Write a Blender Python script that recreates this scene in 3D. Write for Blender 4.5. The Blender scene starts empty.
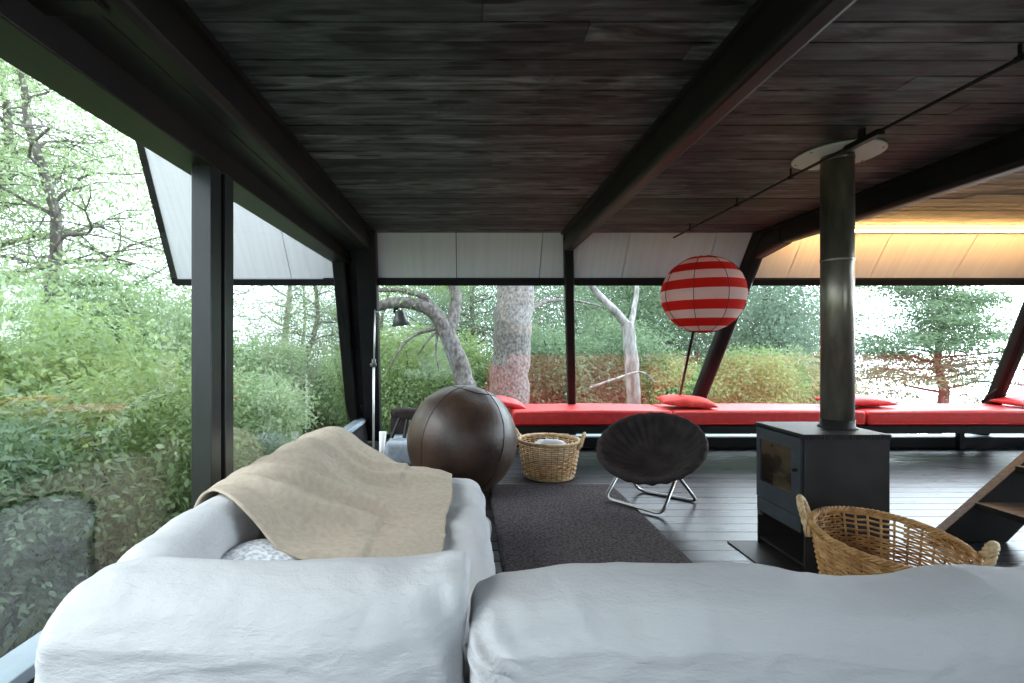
import bpy, bmesh, math, random
import numpy as np
from mathutils import Vector, Matrix, noise

C = bpy.context.scene.collection
SC = bpy.context.scene
R = math.radians
PI = math.pi

# ------------------------------------------------------------------ camera, sky, sun, exposure
F = 484.0                                   # focal length in pixels of the 1024 wide frame
CX, CY, HC = 466.0, 345.0, 1.25
cam = bpy.data.objects.new('camera', bpy.data.cameras.new('camera'))
C.objects.link(cam)
cam.location = (0, 0, HC)
cam.rotation_euler = (PI/2, 0, 0)
cam.data.sensor_width = 36
cam.data.lens = F*36/1024
cam.data.shift_x = (512-CX)/1024
cam.data.shift_y = (CY-341.5)/1024
cam.data.clip_start = 0.02
cam.data.clip_end = 400
SC.camera = cam

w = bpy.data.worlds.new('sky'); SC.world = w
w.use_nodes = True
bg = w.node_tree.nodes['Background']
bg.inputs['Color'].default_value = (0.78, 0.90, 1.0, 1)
nt_ = w.node_tree                          # even bright overcast, plus a low right-hand glow added to light floor and ceiling
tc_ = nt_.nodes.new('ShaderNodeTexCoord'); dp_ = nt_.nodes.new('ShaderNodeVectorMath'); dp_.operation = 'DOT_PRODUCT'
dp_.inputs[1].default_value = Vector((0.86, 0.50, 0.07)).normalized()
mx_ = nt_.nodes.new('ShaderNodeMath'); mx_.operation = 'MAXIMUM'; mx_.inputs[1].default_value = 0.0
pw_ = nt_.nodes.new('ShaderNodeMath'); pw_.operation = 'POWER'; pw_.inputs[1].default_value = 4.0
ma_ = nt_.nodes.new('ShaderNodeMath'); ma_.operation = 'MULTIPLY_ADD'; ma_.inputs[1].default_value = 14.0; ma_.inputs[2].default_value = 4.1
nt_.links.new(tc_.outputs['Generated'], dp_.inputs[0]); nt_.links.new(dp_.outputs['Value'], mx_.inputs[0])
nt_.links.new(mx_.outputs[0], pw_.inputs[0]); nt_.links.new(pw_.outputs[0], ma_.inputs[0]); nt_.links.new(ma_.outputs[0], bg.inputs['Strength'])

sun = bpy.data.objects.new('sun', bpy.data.lights.new('sun', 'SUN'))
C.objects.link(sun)
sun.data.energy = 2.0
sun.data.angle = R(40)
sun.data.color = (1.0, 0.97, 0.9)
sun.rotation_euler = Vector((0.70, 0.30, -0.66)).to_track_quat('-Z', 'Y').to_euler()

SC.view_settings.view_transform = 'Standard'
SC.view_settings.look = 'None'
SC.view_settings.exposure = 0.22
SC.view_settings.gamma = 1.0
SC.view_settings.use_curve_mapping = False
SC.cycles.use_denoising = True
SC.cycles.max_bounces = 10
SC.cycles.diffuse_bounces = 5
SC.cycles.transparent_max_bounces = 16
SC.cycles.caustics_reflective = False
SC.cycles.caustics_refractive = False

# ------------------------------------------------------------------ helpers
def P(px, py, d):
    return Vector(((px-CX)*d/F, d, HC-(py-CY)*d/F))

def plane_d(z):                              # sloping glazed front: distance of the skin at height z
    return 4.83+0.652*(2.37-z)

def link(o):
    C.objects.link(o); return o

def obj(name, me, mat=None, parent=None, smooth=False):
    if isinstance(me, bmesh.types.BMesh):
        m = bpy.data.meshes.new(name); me.to_mesh(m); me.free(); me = m
    o = bpy.data.objects.new(name, me); link(o)
    if mat is not None:
        for m in (mat if isinstance(mat, (list, tuple)) else [mat]):
            me.materials.append(m)
    if parent is not None:
        o.parent = parent
    if smooth:
        me.polygons.foreach_set('use_smooth', [True]*len(me.polygons)); me.update()
    return o

def thing(name, label, cat, loc=(0, 0, 0), rz=0, group=None):
    o = bpy.data.objects.new(name, None); link(o)
    o.empty_display_size = 0.1
    o.location = loc; o.rotation_euler = (0, 0, rz)
    return tag(o, label, cat, group)

def tag(o, label, cat, group=None):
    o['label'] = label; o['category'] = cat
    if group: o['group'] = group
    return o

def struct(name, me, mat, parent=None, smooth=False):
    o = obj(name, me, mat, parent, smooth)
    if parent is None: o['kind'] = 'structure'
    return o

def rel(parent, *pts):                       # points into the parent's frame (translation + rz)
    m = (Matrix.Translation(parent.location) @ Matrix.Rotation(parent.rotation_euler.z, 4, 'Z')).inverted()
    return [m @ Vector(p) for p in pts]

def B():
    return bmesh.new()

def hexa(bm, v, bev=0.0):                    # v: 4 bottom, 4 top corners in the same turning sense
    vs = [bm.verts.new(p) for p in v]
    fs = [bm.faces.new([vs[i] for i in f]) for f in ((3,2,1,0),(4,5,6,7),(0,1,5,4),(1,2,6,5),(2,3,7,6),(3,0,4,7))]
    bmesh.ops.recalc_face_normals(bm, faces=fs)
    if bev:
        es = list({e for f in fs for e in f.edges})
        bmesh.ops.bevel(bm, geom=es, offset=bev, segments=3, profile=0.5, affect='EDGES')
    return bm

def box(bm, x0, x1, y0, y1, z0, z1, bev=0.0):
    return hexa(bm, [(x0,y0,z0),(x1,y0,z0),(x1,y1,z0),(x0,y1,z0),(x0,y0,z1),(x1,y0,z1),(x1,y1,z1),(x0,y1,z1)], bev)

def bar(bm, a, b, w_, h_, bev=0.0, up=(0, 0, 1)):
    a, b = Vector(a), Vector(b)
    d = (b-a).normalized()
    s = d.cross(Vector(up)).normalized(); u = s.cross(d).normalized()
    s *= w_/2; u *= h_/2
    return hexa(bm, [a-s-u, a+s-u, a+s+u, a-s+u, b-s-u, b+s-u, b+s+u, b-s+u], bev)

def tube(bm, pts, r, seg=8, caps=True, closed=False):
    pts = [Vector(p) for p in pts]; n = len(pts)
    rs = r if isinstance(r, (list, tuple)) else [r]*n
    rings = []; prev = None
    for i, p in enumerate(pts):
        if closed: t = pts[(i+1) % n]-pts[(i-1) % n]
        else: t = pts[min(i+1, n-1)]-pts[max(i-1, 0)]
        t.normalize()
        if prev is None:
            ref = Vector((0, 0, 1)) if abs(t.z) < 0.9 else Vector((1, 0, 0))
            nrm = t.cross(ref).normalized()
        else:
            nrm = (prev-t*prev.dot(t)).normalized()
        prev = nrm; bn = t.cross(nrm)
        rings.append([bm.verts.new(p+(nrm*math.cos(2*PI*k/seg)+bn*math.sin(2*PI*k/seg))*rs[i]) for k in range(seg)])
    m = n if closed else n-1
    for i in range(m):
        a, b = rings[i], rings[(i+1) % n]
        for k in range(seg):
            bm.faces.new((a[k], a[(k+1) % seg], b[(k+1) % seg], b[k]))
    if caps and not closed:
        bm.faces.new(rings[0][::-1]); bm.faces.new(rings[-1])
    return bm

def arc(pts, n=6, rad=0.05):                 # round the corners of a polyline
    pts = [Vector(p) for p in pts]; out = [pts[0]]
    for i in range(1, len(pts)-1):
        a, b, c = pts[i-1], pts[i], pts[i+1]
        r_ = min(rad, (a-b).length*0.45, (c-b).length*0.45)
        p0 = b+(a-b).normalized()*r_; p1 = b+(c-b).normalized()*r_
        for k in range(n+1):
            t = k/n
            out.append(p0*(1-t)**2+b*2*t*(1-t)+p1*t*t)
    out.append(pts[-1]); return out

def lathe(bm, prof, seg=48, c=(0, 0, 0), cap0=True, cap1=True):
    rings = []
    for r_, z in prof:
        rings.append([bm.verts.new((c[0]+r_*math.cos(2*PI*k/seg), c[1]+r_*math.sin(2*PI*k/seg), c[2]+z)) for k in range(seg)])
    for a, b in zip(rings, rings[1:]):
        for k in range(seg):
            bm.faces.new((a[k], a[(k+1) % seg], b[(k+1) % seg], b[k]))
    if cap0: bm.faces.new(rings[0][::-1])
    if cap1: bm.faces.new(rings[-1])
    return bm

def disc_between(bm, a, b, r, seg=20):
    return tube(bm, [a, b], r, seg)

def np_mesh(name, verts, quads):
    verts = np.asarray(verts, dtype=np.float32).reshape(-1, 3); quads = np.asarray(quads, dtype=np.int32)
    k = quads.shape[1]; n = len(quads)
    me = bpy.data.meshes.new(name)
    me.vertices.add(len(verts)); me.vertices.foreach_set('co', verts.ravel())
    me.loops.add(n*k); me.loops.foreach_set('vertex_index', quads.ravel())
    me.polygons.add(n)
    me.polygons.foreach_set('loop_start', np.arange(0, n*k, k, dtype=np.int32))
    try: me.polygons.foreach_set('loop_total', np.full(n, k, dtype=np.int32))
    except Exception: pass
    me.update(calc_edges=True); me.validate()
    return me

def grid_mesh(name, fn, nu, nv, closed_u=False):
    pts = [fn(i/(nu if closed_u else nu-1), j/(nv-1)) for j in range(nv) for i in range(nu)]
    q = []
    for j in range(nv-1):
        for i in range(nu if closed_u else nu-1):
            i2 = (i+1) % nu
            q.append((j*nu+i, j*nu+i2, (j+1)*nu+i2, (j+1)*nu+i))
    return np_mesh(name, [tuple(p) for p in pts], q)

def softbox(lo, hi, r, step, fn=None):
    """A rounded, padded block: subdivided box projected on to a rounded box, then fn(p, n) -> p."""
    lo, hi = Vector(lo), Vector(hi)
    bm = bmesh.new(); key = {}
    n = [max(3, int(round((hi[i]-lo[i])/step))) for i in range(3)]
    def vert(i, j, k):
        t = (i, j, k)
        if t not in key:
            key[t] = bm.verts.new((lo.x+(hi.x-lo.x)*i/n[0], lo.y+(hi.y-lo.y)*j/n[1], lo.z+(hi.z-lo.z)*k/n[2]))
        return key[t]
    for j in range(n[1]):
        for k in range(n[2]):
            bm.faces.new([vert(0,j,k), vert(0,j,k+1), vert(0,j+1,k+1), vert(0,j+1,k)])
            bm.faces.new([vert(n[0],j,k), vert(n[0],j+1,k), vert(n[0],j+1,k+1), vert(n[0],j,k+1)])
    for i in range(n[0]):
        for k in range(n[2]):
            bm.faces.new([vert(i,0,k), vert(i+1,0,k), vert(i+1,0,k+1), vert(i,0,k+1)])
            bm.faces.new([vert(i,n[1],k), vert(i,n[1],k+1), vert(i+1,n[1],k+1), vert(i+1,n[1],k)])
        for j in range(n[1]):
            bm.faces.new([vert(i,j,0), vert(i,j+1,0), vert(i+1,j+1,0), vert(i+1,j,0)])
            bm.faces.new([vert(i,j,n[2]), vert(i+1,j,n[2]), vert(i+1,j+1,n[2]), vert(i,j+1,n[2])])
    rr = [min(r, (hi[i]-lo[i])*0.499) for i in range(3)]
    for v in bm.verts:
        p = v.co.copy()
        q = Vector([min(max(p[i], lo[i]+rr[i]), hi[i]-rr[i]) for i in range(3)])
        d = p-q
        dn = Vector([d[i]/rr[i] for i in range(3)])
        if dn.length > 1e-6:
            # stretch so that the cube shell lands on the rounded shell
            m = max(abs(c) for c in dn)
            nn = dn.normalized()
            p = q+Vector([nn[i]*rr[i] for i in range(3)])
            nv = nn
        else: nv = Vector((0, 0, 1))
        v.co = fn(p, nv) if fn else p
    bmesh.ops.recalc_face_normals(bm, faces=bm.faces)
    return bm

def nz(p, s=1.0, o=0.0):
    return noise.noise(Vector((p[0]*s+o, p[1]*s+o*1.7, p[2]*s-o)))

# ------------------------------------------------------------------ materials
def mat(name, col, rough=0.6, metal=0.0, spec=0.5):
    m = bpy.data.materials.new(name); m.use_nodes = True
    b = m.node_tree.nodes['Principled BSDF']
    b.inputs['Base Color'].default_value = (*col, 1)
    b.inputs['Roughness'].default_value = rough
    b.inputs['Metallic'].default_value = metal
    b.inputs['Specular IOR Level'].default_value = spec
    return m

def N(m, t, **kw):
    n = m.node_tree.nodes.new(t)
    for k, v in kw.items():
        if k in n.inputs: n.inputs[k].default_value = v
        else: setattr(n, k, v)
    return n

def L(m, a, b):
    m.node_tree.links.new(a, b)

def coords(m, scale=(1, 1, 1), rot=(0, 0, 0)):
    t = N(m, 'ShaderNodeTexCoord'); mp = N(m, 'ShaderNodeMapping')
    mp.inputs['Scale'].default_value = scale; mp.inputs['Rotation'].default_value = rot
    L(m, t.outputs['Object'], mp.inputs['Vector'])
    return mp.outputs['Vector']

def noisy(m, c1, c2, scale, vec_scale=(1, 1, 1), bump=0.0, bscale=None, dist=0.01, detail=6, lo=0.35, hi=0.65):
    """mottle the base colour between c1 and c2, with an optional bump"""
    b = m.node_tree.nodes['Principled BSDF']
    v = coords(m, vec_scale)
    n = N(m, 'ShaderNodeTexNoise', Scale=scale, Detail=detail)
    L(m, v, n.inputs['Vector'])
    r = N(m, 'ShaderNodeValToRGB')
    r.color_ramp.elements[0].position = lo; r.color_ramp.elements[1].position = hi
    r.color_ramp.elements[0].color = (*c1, 1); r.color_ramp.elements[1].color = (*c2, 1)
    L(m, n.outputs['Fac'], r.inputs['Fac']); L(m, r.outputs['Color'], b.inputs['Base Color'])
    if bump:
        n2 = N(m, 'ShaderNodeTexNoise', Scale=bscale or scale, Detail=4)
        L(m, v, n2.inputs['Vector'])
        bp = N(m, 'ShaderNodeBump', Strength=bump, Distance=dist)
        L(m, n2.outputs['Fac'], bp.inputs['Height']); L(m, bp.outputs['Normal'], b.inputs['Normal'])
    return m

def planks(name, c1, c2, dark, width, length, rough, mortar=0.006, grain=0.35, offset=0.37, bump=0.5, knots=True, rvar=0.12):
    m = mat(name, c1, rough); b = m.node_tree.nodes['Principled BSDF']
    geo = N(m, 'ShaderNodeNewGeometry')
    br = N(m, 'ShaderNodeMix', data_type='RGBA')
    br.inputs[6].default_value = (*c1, 1); br.inputs[7].default_value = (*c2, 1)
    L(m, geo.outputs['Random Per Island'], br.inputs[0])
    gv = coords(m, (1.3, 22, 1))
    g = N(m, 'ShaderNodeTexNoise', Scale=1.6, Detail=7, Roughness=0.62, Distortion=0.6); L(m, gv, g.inputs['Vector'])
    mr = N(m, 'ShaderNodeMapRange'); mr.inputs['From Min'].default_value = 0.25; mr.inputs['From Max'].default_value = 0.75
    mr.inputs['To Min'].default_value = 1-grain; mr.inputs['To Max'].default_value = 1+grain
    L(m, g.outputs['Fac'], mr.inputs['Value'])
    mx = N(m, 'ShaderNodeMix', data_type='RGBA', blend_type='MULTIPLY')
    mx.inputs[0].default_value = 1.0
    L(m, br.outputs[2], mx.inputs[6]); L(m, mr.outputs['Result'], mx.inputs[7])
    out = mx.outputs[2]
    if knots:
        sv_ = coords(m, (2.0, 9.5, 1))
        st_ = N(m, 'ShaderNodeTexNoise', Scale=1.5, Detail=5, Roughness=0.6, Distortion=0.9); L(m, sv_, st_.inputs['Vector'])
        sr_ = N(m, 'ShaderNodeMapRange'); sr_.inputs['From Min'].default_value = 0.36; sr_.inputs['From Max'].default_value = 0.66
        sr_.inputs['To Min'].default_value = 0.2; sr_.inputs['To Max'].default_value = 2.3
        L(m, st_.outputs['Fac'], sr_.inputs['Value'])
        ms_ = N(m, 'ShaderNodeMix', data_type='RGBA', blend_type='MULTIPLY'); ms_.inputs[0].default_value = 1.0
        L(m, out, ms_.inputs[6]); L(m, sr_.outputs['Result'], ms_.inputs[7]); out = ms_.outputs[2]
        kv = coords(m, (1.5, 9.0, 1))
        k = N(m, 'ShaderNodeTexVoronoi', Scale=1.0, Randomness=1.0, voronoi_dimensions='2D'); L(m, kv, k.inputs['Vector'])
        kr = N(m, 'ShaderNodeValToRGB')
        kr.color_ramp.elements[0].position = 0.10; kr.color_ramp.elements[0].color = (0.05, 0.04, 0.04, 1)
        kr.color_ramp.elements[1].position = 0.16; kr.color_ramp.elements[1].color = (1, 1, 1, 1)
        L(m, k.outputs['Distance'], kr.inputs['Fac'])
        mk = N(m, 'ShaderNodeMix', data_type='RGBA', blend_type='MULTIPLY'); mk.inputs[0].default_value = 1.0
        L(m, out, mk.inputs[6]); L(m, kr.outputs['Color'], mk.inputs[7]); out = mk.outputs[2]
    L(m, out, b.inputs['Base Color'])
    rr = N(m, 'ShaderNodeMapRange'); rr.inputs['To Min'].default_value = rough-rvar; rr.inputs['To Max'].default_value = rough+rvar
    L(m, g.outputs['Fac'], rr.inputs['Value']); L(m, rr.outputs['Result'], b.inputs['Roughness'])
    bp = N(m, 'ShaderNodeBump', Strength=bump, Distance=0.004)
    L(m, g.outputs['Fac'], bp.inputs['Height']); L(m, bp.outputs['Normal'], b.inputs['Normal'])
    return m

M = {}
M['ceiling'] = planks('black_stained_ceiling_boards', (0.024, 0.026, 0.030), (0.094, 0.092, 0.100), (0.003, 0.003, 0.003), 0.105, 3.1, 0.5, grain=1.0)
M['floor'] = planks('dark_floor_boards', (0.012, 0.012, 0.016), (0.046, 0.044, 0.054), (0.004, 0.004, 0.005), 0.145, 3.6, 0.30, grain=0.6, knots=False, bump=0.45, mortar=0.008)
M['black'] = noisy(mat('black_painted_steel', (0.012, 0.012, 0.013), 0.42, 0, 0.22), (0.009, 0.009, 0.010), (0.016, 0.015, 0.016), 5)
M['beam'] = noisy(mat('black_painted_beam', (0.014, 0.012, 0.011), 0.4, 0, 0.3), (0.009, 0.007, 0.007), (0.016, 0.012, 0.011), 4)
M['board'] = noisy(mat('smooth_black_soffit', (0.02, 0.022, 0.022), 0.3, 0, 0.4), (0.017, 0.019, 0.019), (0.026, 0.028, 0.028), 3)
M['sill'] = noisy(mat('grey_painted_sill', (0.30, 0.36, 0.42), 0.4), (0.27, 0.33, 0.38), (0.36, 0.42, 0.48), 7)
M['red'] = noisy(mat('red_canvas', (0.62, 0.018, 0.014), 0.5, 0, 0.6), (0.46, 0.010, 0.010), (0.58, 0.018, 0.018), 14, bump=0.2, bscale=220, dist=0.002)
M['salmon'] = noisy(mat('faded_red_canvas', (0.70, 0.07, 0.06), 0.8, 0, 0.3), (0.62, 0.05, 0.045), (0.76, 0.10, 0.085), 10, bump=0.2, bscale=200, dist=0.002)
M['leather'] = noisy(mat('worn_brown_leather', (0.06, 0.036, 0.026), 0.42, 0, 0.5), (0.022, 0.013, 0.010), (0.075, 0.042, 0.028), 4.5, bump=0.35, bscale=38, dist=0.006, lo=0.3, hi=0.72)
M['seam'] = mat('dark_stitching', (0.03, 0.014, 0.010), 0.7)
M['chairfab'] = noisy(mat('black_canvas', (0.010, 0.008, 0.008), 0.9, 0, 0.2), (0.023, 0.018, 0.017), (0.044, 0.034, 0.031), 9, bump=0.2, bscale=160, dist=0.002)
M['steel'] = mat('grey_steel_tube', (0.33, 0.32, 0.31), 0.32, 1.0)
M['lampsteel'] = mat('pale_lamp_metal', (0.55, 0.55, 0.53), 0.35, 0.7)
M['shade'] = mat('grey_enamel_shade', (0.10, 0.105, 0.10), 0.4, 0.2)
M['stove'] = noisy(mat('black_stove_steel', (0.022, 0.020, 0.019), 0.5, 0.0, 0.25), (0.018, 0.016, 0.015), (0.032, 0.027, 0.025), 6, bump=0.06, bscale=90, dist=0.002)
M['stovedoor'] = noisy(mat('grey_cast_iron_door', (0.035, 0.042, 0.050), 0.45), (0.03, 0.036, 0.043), (0.045, 0.052, 0.06), 9, bump=0.08, bscale=120, dist=0.002)
M['stoveglass'] = noisy(mat('brown_reflection_stove_glass', (0.03, 0.02, 0.014), 0.12, 0, 0.6), (0.015, 0.010, 0.008), (0.09, 0.06, 0.035), 7, (1, 1, 1.4))  # brown mottling stands for reflections, put into the glass colour
M['flue'] = noisy(mat('tarnished_flue_steel', (0.14, 0.12, 0.10), 0.28, 0.55), (0.10, 0.085, 0.068), (0.30, 0.26, 0.21), 6, (2, 2, 0.6), lo=0.3, hi=0.75)
M['white'] = mat('white_enamel', (0.90, 0.89, 0.88), 0.4)
M['blanket'] = noisy(mat('beige_wool', (0.5, 0.42, 0.33), 0.95, 0, 0.1), (0.42, 0.355, 0.285), (0.48, 0.41, 0.33), 40, bump=0.5, bscale=150, dist=0.004)
M['rug'] = noisy(mat('charcoal_rug', (0.05, 0.045, 0.048), 0.98, 0, 0.05), (0.038, 0.033, 0.037), (0.115, 0.098, 0.102), 60, bump=0.6, bscale=180, dist=0.006)
M['wicker'] = noisy(mat('honey_wicker', (0.52, 0.33, 0.16), 0.55), (0.40, 0.23, 0.10), (0.64, 0.43, 0.22), 22)
M['wicker2'] = noisy(mat('golden_wicker', (0.50, 0.27, 0.09), 0.55), (0.34, 0.15, 0.04), (0.62, 0.37, 0.15), 18)
M['cane'] = noisy(mat('pale_cane', (0.58, 0.40, 0.22), 0.5), (0.48, 0.30, 0.14), (0.70, 0.52, 0.31), 25)
M['paperred'] = mat('red_lantern_paper', (0.72, 0.022, 0.016), 0.8, 0, 0.2)
M['paperwhite'] = mat('white_lantern_paper', (0.92, 0.80, 0.76), 0.8, 0, 0.2)
M['greycloth'] = noisy(mat('grey_cloth', (0.42, 0.43, 0.46), 0.9, 0, 0.1), (0.52, 0.52, 0.54), (0.68, 0.67, 0.68), 12, bump=0.2, bscale=120, dist=0.003)
M['ottoman'] = noisy(mat('blue_grey_felt', (0.32, 0.36, 0.41), 0.95, 0, 0.1), (0.28, 0.32, 0.37), (0.38, 0.42, 0.47), 20, bump=0.2, bscale=150, dist=0.002)
M['paper'] = mat('white_paper', (0.8, 0.8, 0.8), 0.8)
M['wood'] = noisy(mat('brown_stair_wood', (0.15, 0.085, 0.05), 0.5), (0.11, 0.06, 0.035), (0.20, 0.115, 0.07), 5, (1, 12, 12))
M['strip'] = None

def translucent(m, col, fac):
    nt = m.node_tree; b = nt.nodes['Principled BSDF']; o = nt.nodes['Material Output']
    t = N(m, 'ShaderNodeBsdfTranslucent'); t.inputs['Color'].default_value = (*col, 1)
    x = N(m, 'ShaderNodeMixShader'); x.inputs[0].default_value = fac
    L(m, b.outputs[0], x.inputs[1]); L(m, t.outputs[0], x.inputs[2]); L(m, x.outputs[0], o.inputs['Surface'])
translucent(M['paperred'], (0.75, 0.03, 0.02), 0.45)
translucent(M['paperwhite'], (0.92, 0.78, 0.74), 0.55)

def linen():
    m = mat('white_washed_linen', (0.53, 0.53, 0.545), 0.9, 0, 0.15)
    b = m.node_tree.nodes['Principled BSDF']
    a = N(m, 'ShaderNodeTexNoise', Scale=6.5, Detail=8, Roughness=0.58); L(m, coords(m, (0.55, 0.8, 1.7)), a.inputs['Vector'])
    f = N(m, 'ShaderNodeTexNoise', Scale=260, Detail=2); L(m, coords(m, (1, 0.25, 1)), f.inputs['Vector'])
    b1 = N(m, 'ShaderNodeBump', Strength=0.75, Distance=0.022); L(m, a.outputs['Fac'], b1.inputs['Height'])
    b2 = N(m, 'ShaderNodeBump', Strength=0.4, Distance=0.002); L(m, f.outputs['Fac'], b2.inputs['Height'])
    a3 = N(m, 'ShaderNodeTexNoise', Scale=30, Detail=5, Roughness=0.65, Distortion=0.4); L(m, coords(m, (0.5, 0.8, 1.5)), a3.inputs['Vector'])
    b3 = N(m, 'ShaderNodeBump', Strength=0.55, Distance=0.007); L(m, a3.outputs['Fac'], b3.inputs['Height']); L(m, b1.outputs['Normal'], b3.inputs['Normal'])
    L(m, b3.outputs['Normal'], b2.inputs['Normal']); L(m, b2.outputs['Normal'], b.inputs['Normal'])
    return m
M['linen'] = linen()

def knit():
    m = mat('grey_white_marl', (0.6, 0.62, 0.66), 0.95, 0, 0.1)
    noisy(m, (0.42, 0.45, 0.50), (0.80, 0.81, 0.84), 60, (1, 1, 1), bump=0.5, bscale=90, dist=0.006, lo=0.38, hi=0.58)
    return m
M['knit'] = knit()

def panel_mat():
    m = mat('white_ribbed_panel', (0.62, 0.62, 0.63), 0.55, 0, 0.3)
    b = m.node_tree.nodes['Principled BSDF']
    v = coords(m, (1, 0.03, 0.03))
    n = N(m, 'ShaderNodeTexNoise', Scale=26, Detail=3); L(m, v, n.inputs['Vector'])
    r = N(m, 'ShaderNodeValToRGB')
    r.color_ramp.elements[0].position = 0.3; r.color_ramp.elements[1].position = 0.7
    r.color_ramp.elements[0].color = (0.77, 0.74, 0.79, 1); r.color_ramp.elements[1].color = (0.85, 0.82, 0.87, 1)
    L(m, n.outputs['Fac'], r.inputs['Fac']); L(m, r.outputs['Color'], b.inputs['Base Color'])
    return m
M['panel'] = panel_mat()

M['floor'].node_tree.nodes['Principled BSDF'].inputs['Specular IOR Level'].default_value = 0.33
M['ceiling'].node_tree.nodes['Principled BSDF'].inputs['Specular IOR Level'].default_value = 0.35
def glass_mat():
    m = bpy.data.materials.new('window_glass'); m.use_nodes = True
    nt = m.node_tree; nt.nodes.clear()
    o = N(m, 'ShaderNodeOutputMaterial')
    t = N(m, 'ShaderNodeBsdfTransparent'); t.inputs['Color'].default_value = (0.96, 0.985, 0.98, 1)
    g = N(m, 'ShaderNodeBsdfGlossy'); g.inputs['Roughness'].default_value = 0.02
    f = N(m, 'ShaderNodeFresnel'); f.inputs['IOR'].default_value = 2.05
    x = N(m, 'ShaderNodeMixShader')
    L(m, f.outputs[0], x.inputs[0]); L(m, t.outputs[0], x.inputs[1]); L(m, g.outputs[0], x.inputs[2])
    L(m, x.outputs[0], o.inputs['Surface'])
    return m
M['glass'] = glass_mat()

def emit(name, col, s):
    m = bpy.data.materials.new(name); m.use_nodes = True
    nt = m.node_tree; nt.nodes.clear()
    o = N(m, 'ShaderNodeOutputMaterial'); e = N(m, 'ShaderNodeEmission')
    e.inputs['Color'].default_value = (*col, 1); e.inputs['Strength'].default_value = s
    L(m, e.outputs[0], o.inputs['Surface']); return m
M['strip'] = emit('warm_light_strip', (1.0, 0.55, 0.18), 68)

def leaf_mat(name, c1, c2, tr, trans=0.4):
    m = mat(name, c1, 0.5, 0, 0.4)
    b = m.node_tree.nodes['Principled BSDF']
    g = N(m, 'ShaderNodeNewGeometry')
    mx = N(m, 'ShaderNodeMix', data_type='RGBA')
    mx.inputs[6].default_value = (*c1, 1); mx.inputs[7].default_value = (*c2, 1)
    nn_ = N(m, 'ShaderNodeTexNoise', Scale=1.9, Detail=3); L(m, coords(m), nn_.inputs['Vector'])
    mr_ = N(m, 'ShaderNodeMapRange'); mr_.inputs['From Min'].default_value = 0.35; mr_.inputs['From Max'].default_value = 0.65
    L(m, nn_.outputs['Fac'], mr_.inputs['Value'])
    av_ = N(m, 'ShaderNodeMix', data_type='FLOAT'); av_.inputs[0].default_value = 0.55
    L(m, g.outputs['Random Per Island'], av_.inputs[2]); L(m, mr_.outputs['Result'], av_.inputs[3]); L(m, av_.outputs[0], mx.inputs[0]); L(m, mx.outputs[2], b.inputs['Base Color'])
    translucent(m, tr, trans)
    return m
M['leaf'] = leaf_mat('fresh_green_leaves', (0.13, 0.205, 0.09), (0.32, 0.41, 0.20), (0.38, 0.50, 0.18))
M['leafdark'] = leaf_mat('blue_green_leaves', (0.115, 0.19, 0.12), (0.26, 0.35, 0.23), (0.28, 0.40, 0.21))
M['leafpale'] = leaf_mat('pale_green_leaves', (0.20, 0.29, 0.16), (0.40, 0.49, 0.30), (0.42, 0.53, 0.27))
M['leaffar'] = leaf_mat('haze_tinted_leaves', (0.17, 0.26, 0.195), (0.31, 0.40, 0.31), (0.30, 0.40, 0.28))  # distance haze is put into the leaf colour
M['bark'] = noisy(mat('mottled_grey_bark', (0.3, 0.27, 0.26), 0.9, 0, 0.2), (0.12, 0.11, 0.105), (0.34, 0.315, 0.305), 21, (1.3, 1.3, 0.9), bump=0.8, bscale=9, dist=0.04)
M['barkpale'] = noisy(mat('pale_bark', (0.42, 0.40, 0.39), 0.9, 0, 0.2), (0.18, 0.17, 0.165), (0.46, 0.445, 0.44), 6, (2, 2, 0.6), bump=0.5, bscale=9, dist=0.03)
M['barkdark'] = noisy(mat('dark_bark', (0.12, 0.105, 0.095), 0.9, 0, 0.2), (0.07, 0.06, 0.055), (0.18, 0.16, 0.145), 8, (2, 2, 0.6), bump=0.6, bscale=9, dist=0.03)
M['barkmid'] = noisy(mat('grey_brown_bark', (0.17, 0.155, 0.145), 0.9, 0, 0.2), (0.09, 0.08, 0.075), (0.24, 0.22, 0.21), 16, (1.3, 1.3, 0.8), bump=0.7, bscale=9, dist=0.04)
M['ground'] = noisy(mat('grassy_ground', (0.12, 0.16, 0.07), 0.95, 0, 0.1), (0.16, 0.12, 0.075), (0.12, 0.20, 0.07), 2.2, bump=0.6, bscale=14, dist=0.06)

# ------------------------------------------------------------------ the setting
XL, XR, YR, YF = -1.37, 7.3, -2.6, 6.30       # left wall outer face, right end, rear, front of the floor
def boards(bm, x0, x1, y0, y1, z0, z1, width, length, gap, seed, holes=(), drop=0.0):
    g = random.Random(seed); n = max(1, int(round((y1-y0)/width))); w_ = (y1-y0)/n
    for i in range(n):
        a, b = y0+i*w_+gap/2, y0+(i+1)*w_-gap/2
        spans = [(x0, x1)]
        for (hx0, hx1, hy0, hy1) in holes:
            if b > hy0 and a < hy1: spans = [t for s_ in spans for t in ((s_[0], min(s_[1], hx0)), (max(s_[0], hx1), s_[1])) if t[1]-t[0] > 0.02]
        for (sa, sb) in spans:
            x = sa-g.random()*length*0.9
            while x < sb:
                e = x+length*(0.7+0.6*g.random())
                p, q = max(sa, x)+0.0012, min(sb, e)-0.0012
                if q-p > 0.03:
                    t = drop*(g.random()-0.5)
                    if z1 > 1: box(bm, p, q, a, b, z0+t, z1)
                    else: box(bm, p, q, a, b, z0, z1+t)
                x = e
    return bm
bm = boards(B(), XL, XR, YR, YF, -0.03, 0.0, 0.145, 3.4, 0.006, 3, drop=0.0012)
box(bm, XL, XR, YR, YF, -0.14, -0.03)
struct('floor', bm, M['floor'])
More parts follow.
